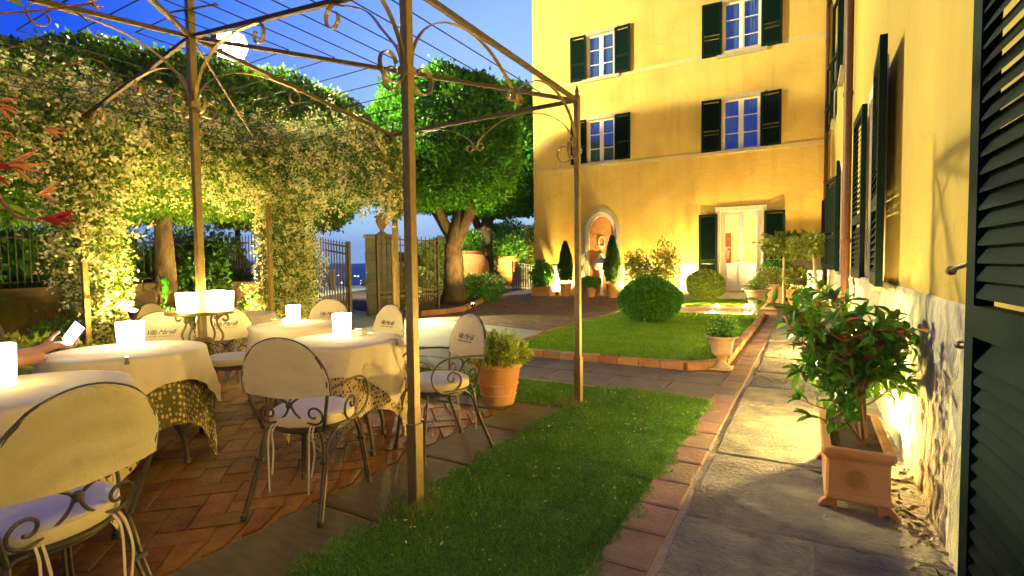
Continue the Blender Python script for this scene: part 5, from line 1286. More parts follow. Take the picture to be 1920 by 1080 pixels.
big_tree('further clipped holm oak with gnarled trunk and squared off right edge', (-13.2, 20.6), .40, 3.0,
         [([(.05, 0, 2.8), (.1, .1, 3.6), (.15, .1, 4.6)], .32, .2), ([(0, 0, 2.3), (-.5, 0, 3.2), (-1.0, .2, 4.4)], .24, .14)],
         [crown_np((.35, 0, 6.15), (2.9, 2.6, 3.0), 50000, .20, p=3.0, shell=.2, lump=.06, freq=9, flat=3.5, core=.9)], L_oak2, 'clipped holm oaks')
for (x, y, r_, h, lb, rad, zc, fl_) in ((-11.2, 5.55, .20, 2.6, 'clipped tree behind the jasmine with lit straight trunk', (2.6, 2.6, 1.42), 3.68, 2.1), (-12.25, 8.85, .24, 2.6, 'clipped tree beside the gate with low drooping crown', (2.75, 2.3, 1.85), 4.1, 2.0), (-10.9, 2.3, .2, 2.4, 'clipped tree at the far left above the dark wall', (2.4, 2.4, 1.25), 3.3, 1.9), (-13.2, -.6, .2, 2.4, 'clipped tree beyond the left edge over the wall', (2.6, 2.6, 1.3), 3.4, 2.2)):
    big_tree(lb, (x, y), r_, h, [([(0, 0, h-.4), (-.3, .1, h+.4), (-.8, .3, h+1.1)], r_*.7, r_*.4), ([(0, 0, h-.4), (.3, -.1, h+.4), (.8, -.2, h+1.1)], r_*.7, r_*.4)],
             [crown_np((0, 0, zc), rad, 46000, .13, p=2.6, shell=.24, lump=.08, freq=9, flat=fl_, core=.88)], L_oak, 'clipped holm oaks')

# ---------------- perimeter wall, fence, gate
FENCE = [(-9.5, -2.0), (-11.6, 2.0), (-13.4, 5.6), (-12.6, 7.6), (-9.45, 7.35)]
w = thing('perimeter_wall', 'low dark rough stone wall behind the clipped trees on the left', 'wall', (-11.6, 2.0, 0))
mb = MB()
for p, q in zip(FENCE[:-1], FENCE[1:]):
    p, q = Vector(p), Vector(q); d = (q-p); L = d.length; ang = math.atan2(d.y, d.x); M = Matrix.Translation((p.x, p.y, 0)) @ Matrix.Rotation(ang, 4, 'Z')
    n = int(L/.12); vs = []
    for j in range(9):
        for i in range(n+1):
            z = .86*j/8; x = L*i/n; g = mnoise.fractal(Vector((x*3+p.x, z*4, 1)), 1, 2, 4)*.05
            vs.append(M @ Vector((x, -.18+g, z)))
    mb.add(vs, [(j*(n+1)+i, j*(n+1)+i+1, (j+1)*(n+1)+i+1, (j+1)*(n+1)+i) for j in range(8) for i in range(n)])
    mb.box(0, L, -.17, .18, -.03, .855, M); 
mb.build('stonework', mat('dark_rubble_stone', (.13, .085, .045), (.22, .15, .08), 5, .95, 1.2, 14, third=(.10, .08, .05)), w, world=True)
mb = MB()
for p, q in zip(FENCE[:-1], FENCE[1:]):
    p, q = Vector(p), Vector(q); d = (q-p); L = d.length; ang = math.atan2(d.y, d.x); M = Matrix.Translation((p.x, p.y, 0)) @ Matrix.Rotation(ang, 4, 'Z'); mb.bbox(0, L+.02, -.24, .24, .862, .92, .012, M=M)
mb.build('coping', mat('dark_coping', (.09, .065, .04), (.14, .1, .06), 8, .9, .5), w, world=True)
f = thing('iron_fence', 'black iron railing standing on the low stone wall', 'fence', (-11.6, 2.0, .92))
mb = MB(); rl = [MB(), MB()]
for p, q in zip(FENCE[:-1], FENCE[1:]):
    p, q = Vector(p), Vector(q); L = (q-p).length; n = int(L/.13)
    for i in range(n): c = p+(q-p)*(i/n); mb.box(c.x-.008, c.x+.008, c.y-.008, c.y+.008, .92, 1.95); mb.lathe([(.014, 1.95), (0, 2.03)], (c.x, c.y, 0), 6)
    for k_, z in enumerate((1.02, 1.82)): rl[k_].bar([(p.x, p.y, z), (q.x, q.y, z)], (0, 0, 1), .03, .012)
mb.build('bars', M_black, f, world=True); [r_.build('rail', M_black, f, world=True) for r_ in rl]
def pillar(label, x, y, s, h, m, rz=.4, urn=True):
    t = thing('gate_pillar', label, 'pillar', (x, y, 0), rz, 'gate pillars')
    mb = MB(); z = 0; k = 0
    while z < h-.08:
        hh = min(.27, h-.08-z); o_ = rng.uniform(-.008, .008)
        if k % 2: mb.bbox(-s+o_, -s*.1-.006, -s, s, z+.006, z+hh, .012); mb.bbox(-s*.1+.006, s+o_, -s, s, z+.006, z+hh, .012)
        else: mb.bbox(-s, s*.3-.006, -s+o_, s, z+.006, z+hh, .012); mb.bbox(s*.3+.006, s, -s+o_, s, z+.006, z+hh, .012)
        z += hh; k += 1
    mb.box(-s+.02, s-.02, -s+.02, s-.02, 0, h-.08)
    mb.build('shaft', m, t, bevel=.01); MB().bbox(-s-.04, s+.04, -s-.04, s+.04, h-.078, h, .02).build('cap', M_stone, t)
    if urn:
        u = thing('finial_urn', 'terracotta urn finial on top of the gate pillar', 'urn', (x, y, h+.001))
        MB().lathe([(.13, 0), (.13, .03), (.05, .09), (.05, .13), (.10, .2), (.15, .33), (.155, .38), (.12, .40), (.19, .43), (.19, .46), (.10, .50), (.05, .56), (.03, .62), (0, .64)], (0, 0, 0), 20).build('urn_body', mat('weathered_terracotta', (.32, .2, .1), (.42, .28, .16), 9, .9, .4), u, smooth=True)
M_pil = mat('mossy_cut_stone', (.30, .30, .19), (.42, .41, .27), 5, .92, .8, 25, third=(.18, .22, .1), island=.12)
pillar('mossy cut stone gate pillar carrying an urn', -9.35, 9.75, .33, 2.02, M_pil, .45)
pillar('brown gate pillar half hidden by the flowering climber', -9.35, 7.38, .15, 1.85, mat('brown_stone', (.22, .11, .05), (.3, .17, .08), 6, .9, .6), .45, urn=False)
def gate(name, label, p, q, h0, h1, m, sp=.115, spear=True, lower=.5, group='iron gate leaves', z0=.05, thick=.009, arch=0):
    p, q = Vector(p), Vector(q); t = thing(name, label, 'gate', (p.x, p.y, 0), group=group); d = q-p; L = d.length; u = d.normalized()
    H = lambda s: h0+(h1-h0)*s+arch*math.sin(math.pi*s)
    mb = MB(); n = int(L/sp)
    for i in range(1, n):
        s = i/n; c = p+d*s; mb.box(c.x-thick, c.x+thick, c.y-thick, c.y+thick, z0, H(s))
        if spear: mb.lathe([(.004, H(s)), (.018, H(s)+.03), (.006, H(s)+.06), (0, H(s)+.10)], (c.x, c.y, 0), 6)
        if lower and i < n: c2 = p+d*(s-.5/n); mb.box(c2.x-thick*.8, c2.x+thick*.8, c2.y-thick*.8, c2.y+thick*.8, z0, lower)
    mb.build('bars', m, t, world=True)
    for z in ([z0+.02, lower+.0, lower+.12] if lower else [z0+.06]): MB().bar([(p.x, p.y, z), (q.x, q.y, z)], (0, 0, 1), .035, .02).build('rail', m, t, world=True)
    for dz in (-.02, -.16): MB().bar([(*(p+d*s), H(s)+dz) for s in [i/12 for i in range(13)]], (0, 0, 1), .03, .018).build('rail', m, t, world=True)
    for c, hh in ((p, h0), (q, h1)): MB().box(c.x-.028, c.x+.028, c.y-.028, c.y+.028, 0, hh+.08).build('stile', m, t, world=True)
    return t
M_gate = mat('brown_gate_iron', (.12, .10, .05), (.18, .14, .07), 20, .5, .1, metal=.4)
g = gate('iron_gate', 'left leaf of the tall iron gate swung inward with a small sign', (-8.95, 7.32), (-7.36, 6.80), 1.80, 1.62, M_gate, sp=.12, lower=.42)
MB().bbox(-.11, .11, -.008, .008, -.2, .2, .004, M=Matrix.Translation((-8.05, 7.01, .98)) @ Matrix.Rotation(math.atan2(-.52, 1.59), 4, 'Z')).build('sign_plate', mat('pale_sign', (.6, .5, .3)), g, world=True)
MB().bbox(-.05, .05, -.03, .03, -.1, .1, .01, M=Matrix.Translation((-7.5, 6.9, .95))).build('lock', M_black, g, world=True)
gate('iron_gate', 'right leaf of the tall iron gate open against the flower bed', (-8.75, 8.95), (-8.50, 10.90), 1.9, 1.9, M_gate, sp=.14)
g = gate('white_gate', 'low pale wicket gate beside the villa corner', (-12.5, 21.9), (-10.75, 21.3), 1.35, 1.15, mat('cream_painted_iron', (.62, .55, .34), rough=.5), sp=.16, spear=False, lower=0, group=None, thick=.018)
# fence behind the flower bed
f = thing('garden_railing', 'slim iron railing behind the flower bed and big trees', 'fence', (-11.0, 12.2, 0))
mb = MB(); RL = [(-10.1, 10.4), (-14.2, 15.6), (-20, 24)]
for p, q in zip(RL[:-1], RL[1:]):
    p, q = Vector(p), Vector(q); L = (q-p).length; n = int(L/.14)
    for i in range(n): c = p+(q-p)*(i/n); mb.box(c.x-.009, c.x+.009, c.y-.009, c.y+.009, 0, 1.75); mb.lathe([(.016, 1.75), (0, 1.85)], (c.x, c.y, 0), 5)
    for z in (.2, 1.62): mb.bar([(p.x, p.y, z), (q.x, q.y, z)], (0, 0, 1), .03, .015)
mb.build('bars', M_black, f, world=True)
# parapet across the road and boulder
t = thing('parapet_wall', 'long low stone parapet across the road above the valley', 'wall', (-30, 27, 0))
mb = MB(); mb.bbox(-14, 12, -.3, .3, -1.4, -.12, .03, M=Matrix.Rotation(R(52), 4, 'Z')); mb.build('stonework', mat('grey_parapet', (.16, .16, .13), (.24, .23, .18), 3, .95, .6, 12), t)
t = thing('boulder', 'dark rounded boulder on the verge outside the gate', 'boulder', (-23.5, 23.2, -.15))
V, F = crown_np((0, 0, .25), (.55, .4, .45), 4, .01, core=1); mesh_np('rock', V, F, mat('dark_rock', (.05, .05, .04), (.08, .08, .06), 5, .95), t, smooth=True)

# ---------------- flower bed plants, jars
def plant(name, label, catg, loc, parts, group=None, stem=None):
    t = thing(name, label, catg, (*loc, 0), group=group)
    for nm, (V, F), m in parts: mesh_np(nm, V, F, m, t)
    if stem: stem.build('stem', M_bark, t)
    return t
t = thing('terracotta_jar', 'big round bellied terracotta jar behind the nearer oak trunk', 'jar', (-13.0, 19.0, 0))
MB().lathe([(.45, 0), (.5, .05), (.78, .6), (.85, 1.0), (.80, 1.35), (.62, 1.65), (.5, 1.72), (.56, 1.78), (.56, 1.84), (.45, 1.84), (.4, 1.7), (0, 1.7)], (0, 0, 0), 30).build('jar_body', M_terra, t, smooth=True)
V, F = crown_np((0, 0, 2.2), (.6, .6, .55), 1500, .13, core=.5); mesh_np('foliage', V, F, L_box, t)
potted('terracotta_pot', 'very large terracotta pot with dark shrub right of the further oak', 'potted plant', (-16.0, 26.5), pot_prof, 1.05, 1.7, crown_np((0, 0, 2.5), (1.6, 1.6, 1.2), 3500, .2, lump=.2, core=.7), L_box)
potted('terracotta_pot', 'medium terracotta pot close beside the further oak trunk', 'potted plant', (-14.9, 23.5), pot_prof, .5, 1.1, crown_np((0, 0, 1.4), (.5, .5, .5), 900, .12, core=.6), L_box)
potted('terracotta_pot', 'small terracotta pot at the tip of the curved flower bed', 'potted plant', (-12.75, 20.3), pot_prof, .24, .42, crown_np((0, 0, .62), (.5, .5, .35), 1500, .08, core=.6), L_box)
for i, (x, y, r_, lb) in enumerate(((-9.75, 14.6, .8, 'low flowering bush in the bed right of the nearer oak trunk'), (-11.1, 16.6, .85, 'low leafy bush in the bed between the two oak trunks'), (-11.9, 18.6, .7, 'low bush in the bed at the foot of the further oak'))):
    V = crown_np((0, 0, .32), (r_, r_, .48), 3600, .08, lump=.25, core=.7, freq=8)
    plant('flowering_bush', lb, 'bush', (x, y), [('foliage', V, L_box), ('flowers', blob_leaves((0, 0, .4), (r_, r_, .5), 500, .06), M_jflower), ('red_flowers', blob_leaves((0, -.1, .55), (r_*.9, r_*.8, .4), 45, .11, ), M_redfl)], 'bushes of the flower bed')
for (x, y, h, lb) in ((-10.7, 11.9, 1.15, 'bright yellow lit bush behind the right gate leaf'), (-11.3, 13.2, 1.2, 'bright bush between the gate leaf and the nearer oak')):
    plant('flowering_bush', lb, 'bush', (x, y), [('foliage', crown_np((0, 0, h*.5), (.9, .9, h*.55), 3600, .085, lump=.22, core=.6), L_lime), ('flowers', blob_leaves((0, 0, h*.5), (.9, .9, h*.55), 500, .06), M_jflower), ('red_flowers', blob_leaves((.4, -.2, h*.55), (.5, .5, h*.5), 16, .12), M_redfl)], 'bushes of the flower bed')
plant('climbing_shrub', 'thin dark climbing shrub on the railing beside the right gate leaf', 'shrub', (-10.6, 11.0), [('foliage', crown_np((0, 0, 1.0), (.28, .28, 1.0), 900, .08, core=0, shell=.9), L_cyp)])
for i, (x, y, rx, h, lb, lm) in enumerate(((-18.5, 25.5, 2.6, 2.9, 'tall hedge bush seen between the two oak trunks', L_lime), (-20.5, 36, 3.6, 4.1, 'big rounded hedge right of the further oak', L_lime), (-16.2, 35.5, 3.4, 4.0, 'big rounded hedge nearest the villa corner', L_lime), (-14.0, 29.5, 1.5, 2.9, 'leafy lit bush behind the pale wicket gate', L_box2), (-24, 40, 3.5, 3.5, 'low hedge bush furthest left beyond the oaks', L_box))):
    plant('hedge_bush', lb, 'bush', (x, y), [('foliage', crown_np((0, 0, h*.5), (rx, rx*.8, h*.55), 9000, .22, p=2.4, lump=.12, core=.9), lm)], 'hedge bushes beyond the yard')
t = thing('young_conifer', 'small star topped conifer rising above the hedge', 'tree', (-15.6, 33.0, 0))
mb = MB(); mb.tube([(0, 0, 0), (0, 0, 5.3)], .05, 6, scale=[1, .3]); mb.build('trunk', M_bark, t)
P_ = []
for z, r_ in ((3.6, 1.1), (4.2, .9), (4.7, .75), (5.1, .5)):
    for k in range(9):
        a = k*.7+z; u = rng.random(40); C = np.stack([u*r_*math.cos(a), u*r_*math.sin(a), z+u*.25*r_], 1); P_.append(leaves_np(C, unit(40)+np.array([math.cos(a), math.sin(a), .5]), .22, .06))
V, F = cat(P_); mesh_np('crown', V, F, L_cyp, t)

# ---------------- jasmine on the back of the pergola
def tube_cloud(pts, rad, n, leaf, asp=.5, sag=0):
    """leaves in a noisy tube following a polyline; rad list"""
    P = cr(pts, 8); K = len(P); A = np.array([tuple(p) for p in P]); rads = np.interp(np.linspace(0, 1, K), np.linspace(0, 1, len(rad)), rad)
    i = rng.integers(0, K, n); c = A[i]; d = unit(n); k = rads[i]*(rng.random(n)**.45)
    ph = 1+.35*np.sin(c[:, 0]*5+c[:, 2]*7+c[:, 1]*6)*np.cos(c[:, 1]*4+d[:, 0]*3)
    C = c+d*(k*ph)[:, None]; C[:, 2] -= sag*rng.random(n)**2
    return C, d
JL = [  # (points, radii, leaves, flowers)
    ([(-6.3, .9, 2.95), (-6.25, 2.0, 2.85), (-6.2, 3.2, 2.75), (-6.2, 4.3, 2.75), (-5.4, 4.5, 2.75), (-4.6, 4.4, 2.62), (-3.95, 4.32, 2.5)], [.42, .45, .42, .45, .42, .34, .2], 34000, 5200, .5),
    ([(-6.35, 2.55, .45), (-6.3, 2.5, 1.0), (-6.25, 2.4, 1.6), (-6.2, 2.4, 2.3), (-6.2, 2.4, 2.6)], [.12, .24, .34, .42, .42], 12000, 2300, 0),
    ([(-6.75, 4.95, .5), (-6.6, 4.95, 1.0), (-6.45, 4.85, 1.6), (-6.2, 4.7, 2.3), (-6.1, 4.5, 2.7)], [.50, .40, .38, .48, .45], 15000, 2600, 0),
    ([(-4.35, 4.35, 2.45), (-4.1, 4.33, 2.25), (-3.98, 4.3, 2.05), (-3.93, 4.3, 1.85)], [.25, .16, .14, .08], 900, 330, .1),
    ([(-6.4, .2, 2.9), (-6.45, -.6, 2.8)], [.4, .4], 3500, 800, .4)]
jt = thing('jasmine_climber', 'cream flowering jasmine climber covering the back edge and posts of the pergola', 'climbing plant', (-6.2, 3.5, 0))
LV = []; FV = []
for pts, rad, nl, nf, sag in JL:
    C, d = tube_cloud(pts, rad, nl, .05, sag=sag); LV.append(leaves_np(C, unit(nl)+d*.5+np.array([0, 0, -.3]), .035+.03*rng.random(nl), .018+.012*rng.random(nl), .25))
    C, d = tube_cloud(pts, [r*1.08 for r in rad], nf, .05, sag=sag)
    C = C[:int(nf*.8)]; d = d[:int(nf*.8)]; nf = len(C)
    for q in range(9):
        off = rng.normal(size=(nf, 3))*.026; FV.append(leaves_np(C+off, unit(nf)+d*.6, .034+.016*rng.random(nf), .028, .2))
V, F = cat(LV); mesh_np('foliage', V, F, L_jas, jt, world=True); V, F = cat(FV); mesh_np('flowers', V, F, M_jflower, jt, world=True)
rd = [tube_cloud(p, r, 26 if n > 5000 else 9, .05, sag=s) for p, r, n, _, s in JL]
V, F = cat([leaves_np(C, unit(len(C)), .06, .05, .3) for C, d in rd]+[leaves_np(C, unit(len(C)), .06, .05, .3) for C, d in rd]); mesh_np('orange_leaves', V, F, M_orfl, jt, world=True)
mb = MB()
for (x, y) in ((-6.33, 2.6), (-6.7, 4.7)):
    for q in range(7): mb.tube(cr([(x+rng.uniform(-.05, .05), y+rng.uniform(-.05, .05), 0.02), (x+rng.uniform(-.1, .1), y+rng.uniform(-.1, .1), 1.0), (x+rng.uniform(-.05, .15), y-.1, 2.0), (x+.15, y-.3, 2.7)], 5), .014, 6)
for q in range(16):
    y = rng.uniform(.5, 4.2); mb.tube(cr([(-6.2+rng.uniform(-.2, .2), y, 2.7+rng.uniform(0, .3)), (-6.0+rng.uniform(-.3, .3), y+.4, 2.95+rng.uniform(-.1, .35)), (-6.1, y+.9, 2.8+rng.uniform(-.1, .3))], 5), .006, 5)
mb.build('stem', mat('brown_vine_bark', (.18, .10, .05), (.26, .15, .07), 20, .9), jt, world=True)
MB().bbox(-6.345, -6.305, 2.5, 2.54, 0, 2.75, .004).build('trellis_post', M_post, jt, world=True)
# planters under the jasmine
trough('rectangular_planter', 'long terracotta trough with red flowers under the jasmine by the gate', -8.3, -7.15, 5.15, 5.6, .36, crown_np((0, 0, .55), (.62, .34, .30), 4200, .06, lump=.25, core=.5), L_jas, M_terra_red, [(*blob_leaves((0, -.05, .62), (.6, .36, .3), 80, .06), M_redfl), (*blob_leaves((0, 0, .6), (.62, .34, .34), 500, .035), M_jflower)])
potted('terracotta_pot', 'terracotta pot with leafy plant and red flowers below the left jasmine column', 'potted plant', (-6.6, 2.35), pot_prof, .26, .40, crown_np((0, 0, .55), (.34, .34, .26), 2600, .05, lump=.25, core=.5), L_jas, M_terra_red, extra=(*blob_leaves((0, 0, .68), (.32, .32, .25), 60, .045), M_redfl))
t = thing('leafy_shrub', 'dark green fern like shrub by the fence right of the lit trunk', 'shrub', (-12.1, 7.2, 0))
P_ = [crown_np((-.3, -.2, .75), (.6, .6, .75), 2600, .12, core=.5, lump=.25), crown_np((-.5, .5, .9), (.5, .5, .9), 2000, .12, core=.5, lump=.25)]
V, F = cat(P_); mesh_np('foliage', V, F, L_cyp, t)
t = thing('leafy_shrub', 'low yellow flowered ground plants at the foot of the lit trunk', 'shrub', (-10.4, 5.0, 0))
V, F = crown_np((0, 0, .15), (1.0, .5, .32), 3200, .07, core=.5, lump=.25); mesh_np('foliage', V, F, L_box, t); V, F = blob_leaves((0, 0, .2), (1, .5, .32), 260, .045); mesh_np('flowers', V, F, M_jflower, t)
# low dark shrubs behind left tables
t = thing('leafy_shrub', 'low yellow green shrub under the forearm between wall and table', 'shrub', (-5.4, 1.35, 0))
V, F = crown_np((0, 0, .25), (.5, .9, .42), 4000, .06, core=.6, lump=.25); mesh_np('foliage', V, F, L_lime, t)
# crooked bare branch shrub at the left edge
def branchy(label, base, paths, leaves, lm=L_jas, name='crooked_shrub'):
    t = thing(name, label, 'shrub', base); mb = MB()
    for p, r0, r1 in paths: P = cr(p, 6); mb.tube(P, r0, 8, scale=[1+(r1/r0-1)*i/(len(P)-1) for i in range(len(P))])
    for i, v in enumerate(mb.v): q = 1+.0; mb.v[i] = (v[0]+.004*math.sin(v[2]*90), v[1]+.004*math.cos(v[2]*70), v[2])
    mb.build('stem', mat('yellowish_bark', (.34, .24, .10), (.44, .33, .16), 16, .9, .6, 40), t, smooth=True)
    V, F = cat(leaves); mesh_np('foliage', V, F, lm, t)
branchy('crooked pale barked shrub against the dark wall at the left edge', (-5.6, .95, 0), [([(0, 0, 0), (.05, .05, .35), (.14, .10, .55), (.10, .08, .72), (.16, .12, .95), (.28, .22, 1.02)], .03, .014), ([(.16, .12, .95), (.12, .05, 1.08), (-.1, -.1, 1.2), (-.3, -.2, 1.3)], .014, .006), ([(.2, .16, .98), (.25, .3, 1.15), (.2, .4, 1.3)], .012, .005)],
        [blob_leaves((.1, .2, 1.3), (.35, .35, .16), 260, .07), blob_leaves((-.2, -.1, .62), (.25, .25, .2), 60, .09), blob_leaves((-.1, -.05, .45), (.3, .3, .2), 60, .10)])
branchy('slim bare stemmed sapling leaning against the dark wall', (-7.3, 2.1, 0), [([(0, 0, 0), (-.03, -.05, .5), (-.12, -.15, .9), (-.14, -.15, 1.35)], .022, .01)], [blob_leaves((-.13, -.15, 1.25), (.14, .14, .14), 30, .10), blob_leaves((-.1, -.1, .95), (.06, .06, .06), 6, .09)], L_box)
# near honeysuckle hanging at the left edge
hs_ = thing('honeysuckle', 'orange and red honeysuckle sprays hanging close at the left edge of the picture', 'climbing plant', (-1.72, .50, 1.4))
mb = MB(); lf_ = MB(); fo = MB(); fr_ = MB()
def trumpet(mb, p, d, L, r, n=5):
    d = Vector(d).normalized()
    for k in range(n):
        dd = (d+Vector(rng.normal(size=3))*.38).normalized(); b = dd.cross(Vector((0, 0, 1))).normalized()
        P = [Vector(p)+dd*(L*s)+Vector((0, 0, -1))*(L*.35*s*s if k % 2 else -L*.12*s*s) for s in (0, .25, .5, .75, 1)]
        mb.tube(P, r, 6, scale=[.5, .7, .9, 1.3, .6])
        if k % 2 == 0:
            q = P[-1]; mb.tube([q, q+dd*L*.3+b*L*.1, q+dd*L*.38+b*L*.3+Vector((0, 0, -L*.1))], r*.5, 5)
main_stem = cr([(-1.80, .28, 1.95), (-1.74, .42, 1.78), (-1.76, .46, 1.6), (-1.73, .47, 1.48), (-1.70, .50, 1.39), (-1.66, .54, 1.37)], 6)
mb.tube(main_stem, .004, 6)
mb.tube(cr([(-1.74, .42, 1.84), (-1.66, .55, 1.885), (-1.55, .63, 1.91)], 5), .003, 6)
for (p, c_, n, L) in (((-1.72, .47, 1.66), fo, 6, .05), ((-1.735, .44, 1.58), fo, 7, .055), ((-1.72, .50, 1.51), fo, 7, .055), ((-1.72, .46, 1.50), fr_, 4, .05), ((-1.73, .44, 1.54), fo, 6, .06), ((-1.70, .55, 1.44), fo, 5, .04), ((-1.67, .56, 1.60), fo, 4, .03), ((-1.57, .62, 1.91), fo, 4, .03)):
    trumpet(c_, p, (.35, .5, .05), L, .0035, n)
for k in range(8):
    trumpet(fr_, (-1.665+.002*k, .535+.004*k, 1.378), (.5, .85, .12), .042, .0048, 1)
for (p, d, L) in (((-1.72, .47, 1.40), (.1, .6, .02), .055), ((-1.71, .49, 1.41), (.5, .4, -.3), .05), ((-1.73, .46, 1.385), (-.3, .5, -.3), .05), ((-1.70, .50, 1.385), (.3, .6, -.6), .045), ((-1.73, .47, 1.47), (.1, .7, .4), .04), ((-1.74, .45, 1.43), (-.2, .3, .6), .05), ((-1.72, .48, 1.45), (.6, .5, .5), .04), ((-1.66, .53, 1.885), (-.3, -.2, .2), .05), ((-1.60, .60, 1.895), (.3, .6, -.4), .045), ((-1.74, .44, 1.35), (0, .3, -1), .05)):
    big_leaf(lf_, p, d, L, L*.45, .1)
mb.build('stem', MC['reddish_bark'], hs_, world=True); lf_.build('leaves', L_box2, hs_, world=True); fo.build('orange_flowers', M_orfl, hs_, world=True, smooth=True); fr_.build('red_flowers', M_redfl, hs_, world=True, smooth=True)
# hanging green frog figure on the lit trunk
t = thing('frog_ornament', 'bright green frog like garden ornament clinging to the lit trunk', 'ornament', (-10.95, 5.42, .55))
V = []; E = []; Rr = []
b0 = jn((0, 0, .28), .05); b1 = jn((.02, .0, .42), .055, b0); b2 = jn((.0, -.02, .52), .05, b1)
a1 = jn((-.12, -.03, .46), .016, b1); jn((-.2, -.03, .55), .013, a1); a1 = jn((.12, -.03, .36), .016, b1); jn((.16, -.03, .27), .013, a1)
l1 = jn((.10, -.03, .16), .022, b0); l2 = jn((.06, -.03, .04), .016, l1); jn((-.12, -.03, -.04), .013, l2)
l1 = jn((-.06, -.03, .20), .022, b0); jn((.02, -.03, .10), .014, l1)
skin_body('body', [(v[0]-10.95, v[1]+5.42, v[2]+.55) for v in V], E, Rr, mat('bright_green_glaze', (.08, .55, .03), rough=.3), t)

# ---------------- garden lights
def ground_spot(loc, aim, power, label, r=.07, spot=110, color=WARM2, h=.1):
    t = thing('ground_spotlight', label, 'garden light', (*loc, 0), group='small garden spotlights')
    d = Vector(aim).normalized(); M = Vector((0, 0, 1)).rotation_difference(d).to_matrix().to_4x4()
    mb = MB(); mb.lathe([(r*.6, -.06), (r, 0), (r, .03), (r*.85, .03), (r*.8, .01), (0, .01)], (0, 0, 0), 18)
    mb.v = [tuple(M @ Vector(v)+Vector((0, 0, h))) for v in mb.v]; mb.tube([(0, 0, 0), (0, 0, h-.03)], .012, 6); mb.build('housing', M_black, t, smooth=True)
    mb = MB(); mb.lathe([(r*.8, .018), (r*.5, .03), (0, .035)], (0, 0, 0), 18); mb.v = [tuple(M @ Vector(v)+Vector((0, 0, h))) for v in mb.v]; mb.build('lens', M_bulb, t, smooth=True)
    p = Vector((0, 0, h))+d*.05; l = Vector(t.location)
    point('spot_light', tuple(l+p), power, color, r*.5, t, spot, d, .6)
def glow_light(loc, power, label, z=.03, r=.06, color=WARM2):
    t = thing('path_light', label, 'garden light', (*loc, 0), group='round path lights')
    MB().lathe([(r*1.3, 0), (r*1.3, z*.7), (r, z*.8)], (0, 0, 0), 18).build('ring', M_black, t, smooth=True)
    MB().lathe([(r, z*.7), (r*.8, z*1.5), (0, z*2)], (0, 0, 0), 18).build('lens', M_bulb, t, smooth=True)
    point('path_lamp', (loc[0], loc[1], z*2+.03), power, color, .03, t)
k_ = P_UP
ground_spot((-8.42, 18.2), (-.1, .30, 1), 420*k_, 'glaring spotlight at the wall foot left of the fountain', spot=150)
ground_spot((-3.75, 17.6), (-.1, .35, 1), 330*k_, 'glaring spotlight at the wall foot behind the two bushes', spot=150)
ground_spot((-.55, 17.75), (.05, .35, 1), 380*k_, 'glaring spotlight at the wall foot behind the pots right of the door', spot=150)
ground_spot((-5.35, 17.9), (-.1, .35, 1), 260*k_, 'small spotlight hidden behind the big ball bush', spot=150)
ground_spot((.36, 7.9), (-.1, 0, 1), 110*k_, 'small spotlight at the side wall beyond the planter', spot=0, h=.14)
ground_spot((.36, 4.15), (-.1, 0, 1), 85*k_, 'bright spotlight at the side wall right behind the planter', spot=0, h=.16)
ground_spot((-8.30, 9.62), (1, -.32, .02), P_GATE, 'sparkling spotlight beside the right gate leaf', spot=130, h=.66, r=.05, color=(1, .88, .45))
ground_spot((-10.9, 12.6), (-.3, .3, 1), 140*k_, 'small spotlight among the bushes behind the railing', spot=165)
ground_spot((-7.6, 4.75), (.25, -.1, 1), 300*k_, 'small spotlight in front of the jasmine trough', spot=165)
ground_spot((-5.92, 2.62), (.3, -.1, 1), 34*k_, 'bright garden lamp behind the sideways chair', spot=0, h=.80, r=.045)
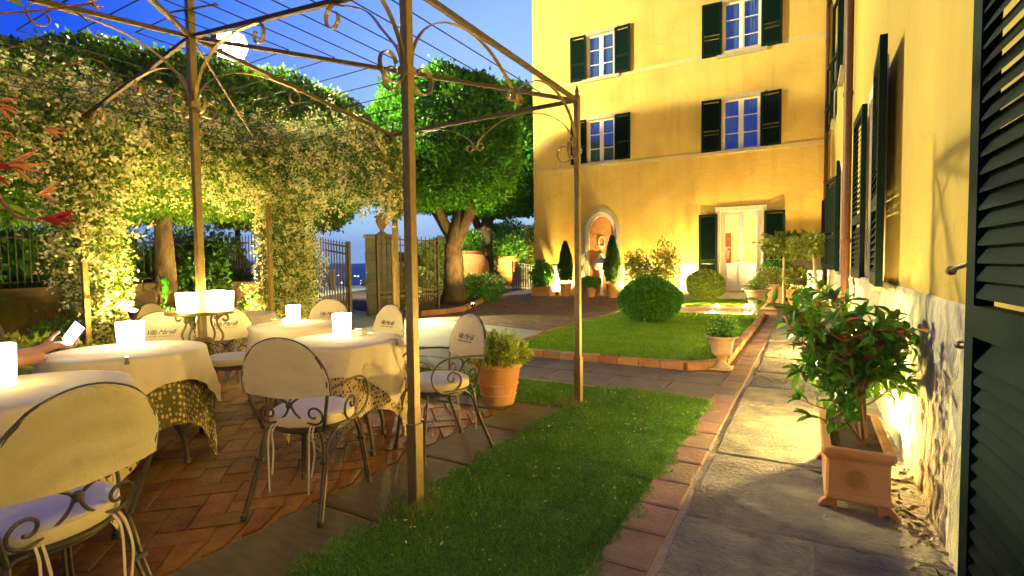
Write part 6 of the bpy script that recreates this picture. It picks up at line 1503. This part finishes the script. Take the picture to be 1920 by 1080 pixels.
ground_spot((-10.3, 4.5), (-.1, .4, 1), 420*k_, 'spotlight under the clipped tree with the lit trunk', spot=160)
ground_spot((-9.6, 6.5), (-.5, .5, 1), 380*k_, 'spotlight hidden by the jasmine trough under the drooping crown', spot=150)
ground_spot((-8.35, 12.3), (-.05, -.02, 1), 260*k_, 'small spotlight at the bed edge below the nearer oak', spot=140)
ground_spot((-13.9, 25.6), (-.05, .6, 1), 420*k_, 'spotlight lighting the hedges near the wicket gate', spot=150)
for (x, y, lb) in ((-3.2, 15.2, 'path light at the left front corner of the rear lawn'), (-2.2, 15.35, 'path light in the middle front of the rear lawn'), (-1.45, 15.45, 'path light at the right front of the rear lawn'), (-2.0, 13.25, 'path light in the middle back edge of the main lawn'), (-1.25, 13.25, 'path light at the right back corner of the main lawn'), (-3.7, 13.2, 'path light at the left back of the main lawn')):
    glow_light((x, y), 22*k_, lb)
# wall lantern above the camera, on the villa
wl = thing('wall_lantern', 'iron wall lantern on the villa above the patio', 'lantern', (WX-.02, -.6, 2.9))
MB().lathe([(.05, -.28), (.11, -.2), (.13, .02), (.02, .14), (0, .16)], (-.35, 0, 0), 8).build('lantern_glass', emit('lantern_panes', (1, .7, .3), 6), wl)
MB().tube(cr([(0, 0, 0), (-.15, 0, .22), (-.35, 0, .16)], 5), .012, 8).build('bracket', M_iron, wl, smooth=True)
point('wall_lamp', (WX-.37, -.6, 2.72), P_WALL, (1, .66, .21), .1, wl, 128, (-.80, .50, -.34), .6)

# ---------------- dusk air between the terrace and the far hills
hz = MB().box(-16500, 16500, -16500, 16500, -171, 900).build('haze', bpy.data.materials.new('haze_air')); hz['kind'] = 'stuff'
hm = hz.data.materials[0]; hm.use_nodes = True; hn = hm.node_tree; hn.nodes.remove(hn.nodes['Principled BSDF'])
pv = hn.nodes.new('ShaderNodeVolumePrincipled'); pv.inputs['Density'].default_value = HAZE; pv.inputs['Color'].default_value = (.75, .85, 1, 1); pv.inputs['Anisotropy'].default_value = .5
hn.links.new(pv.outputs[0], hn.nodes['Material Output'].inputs['Volume'])
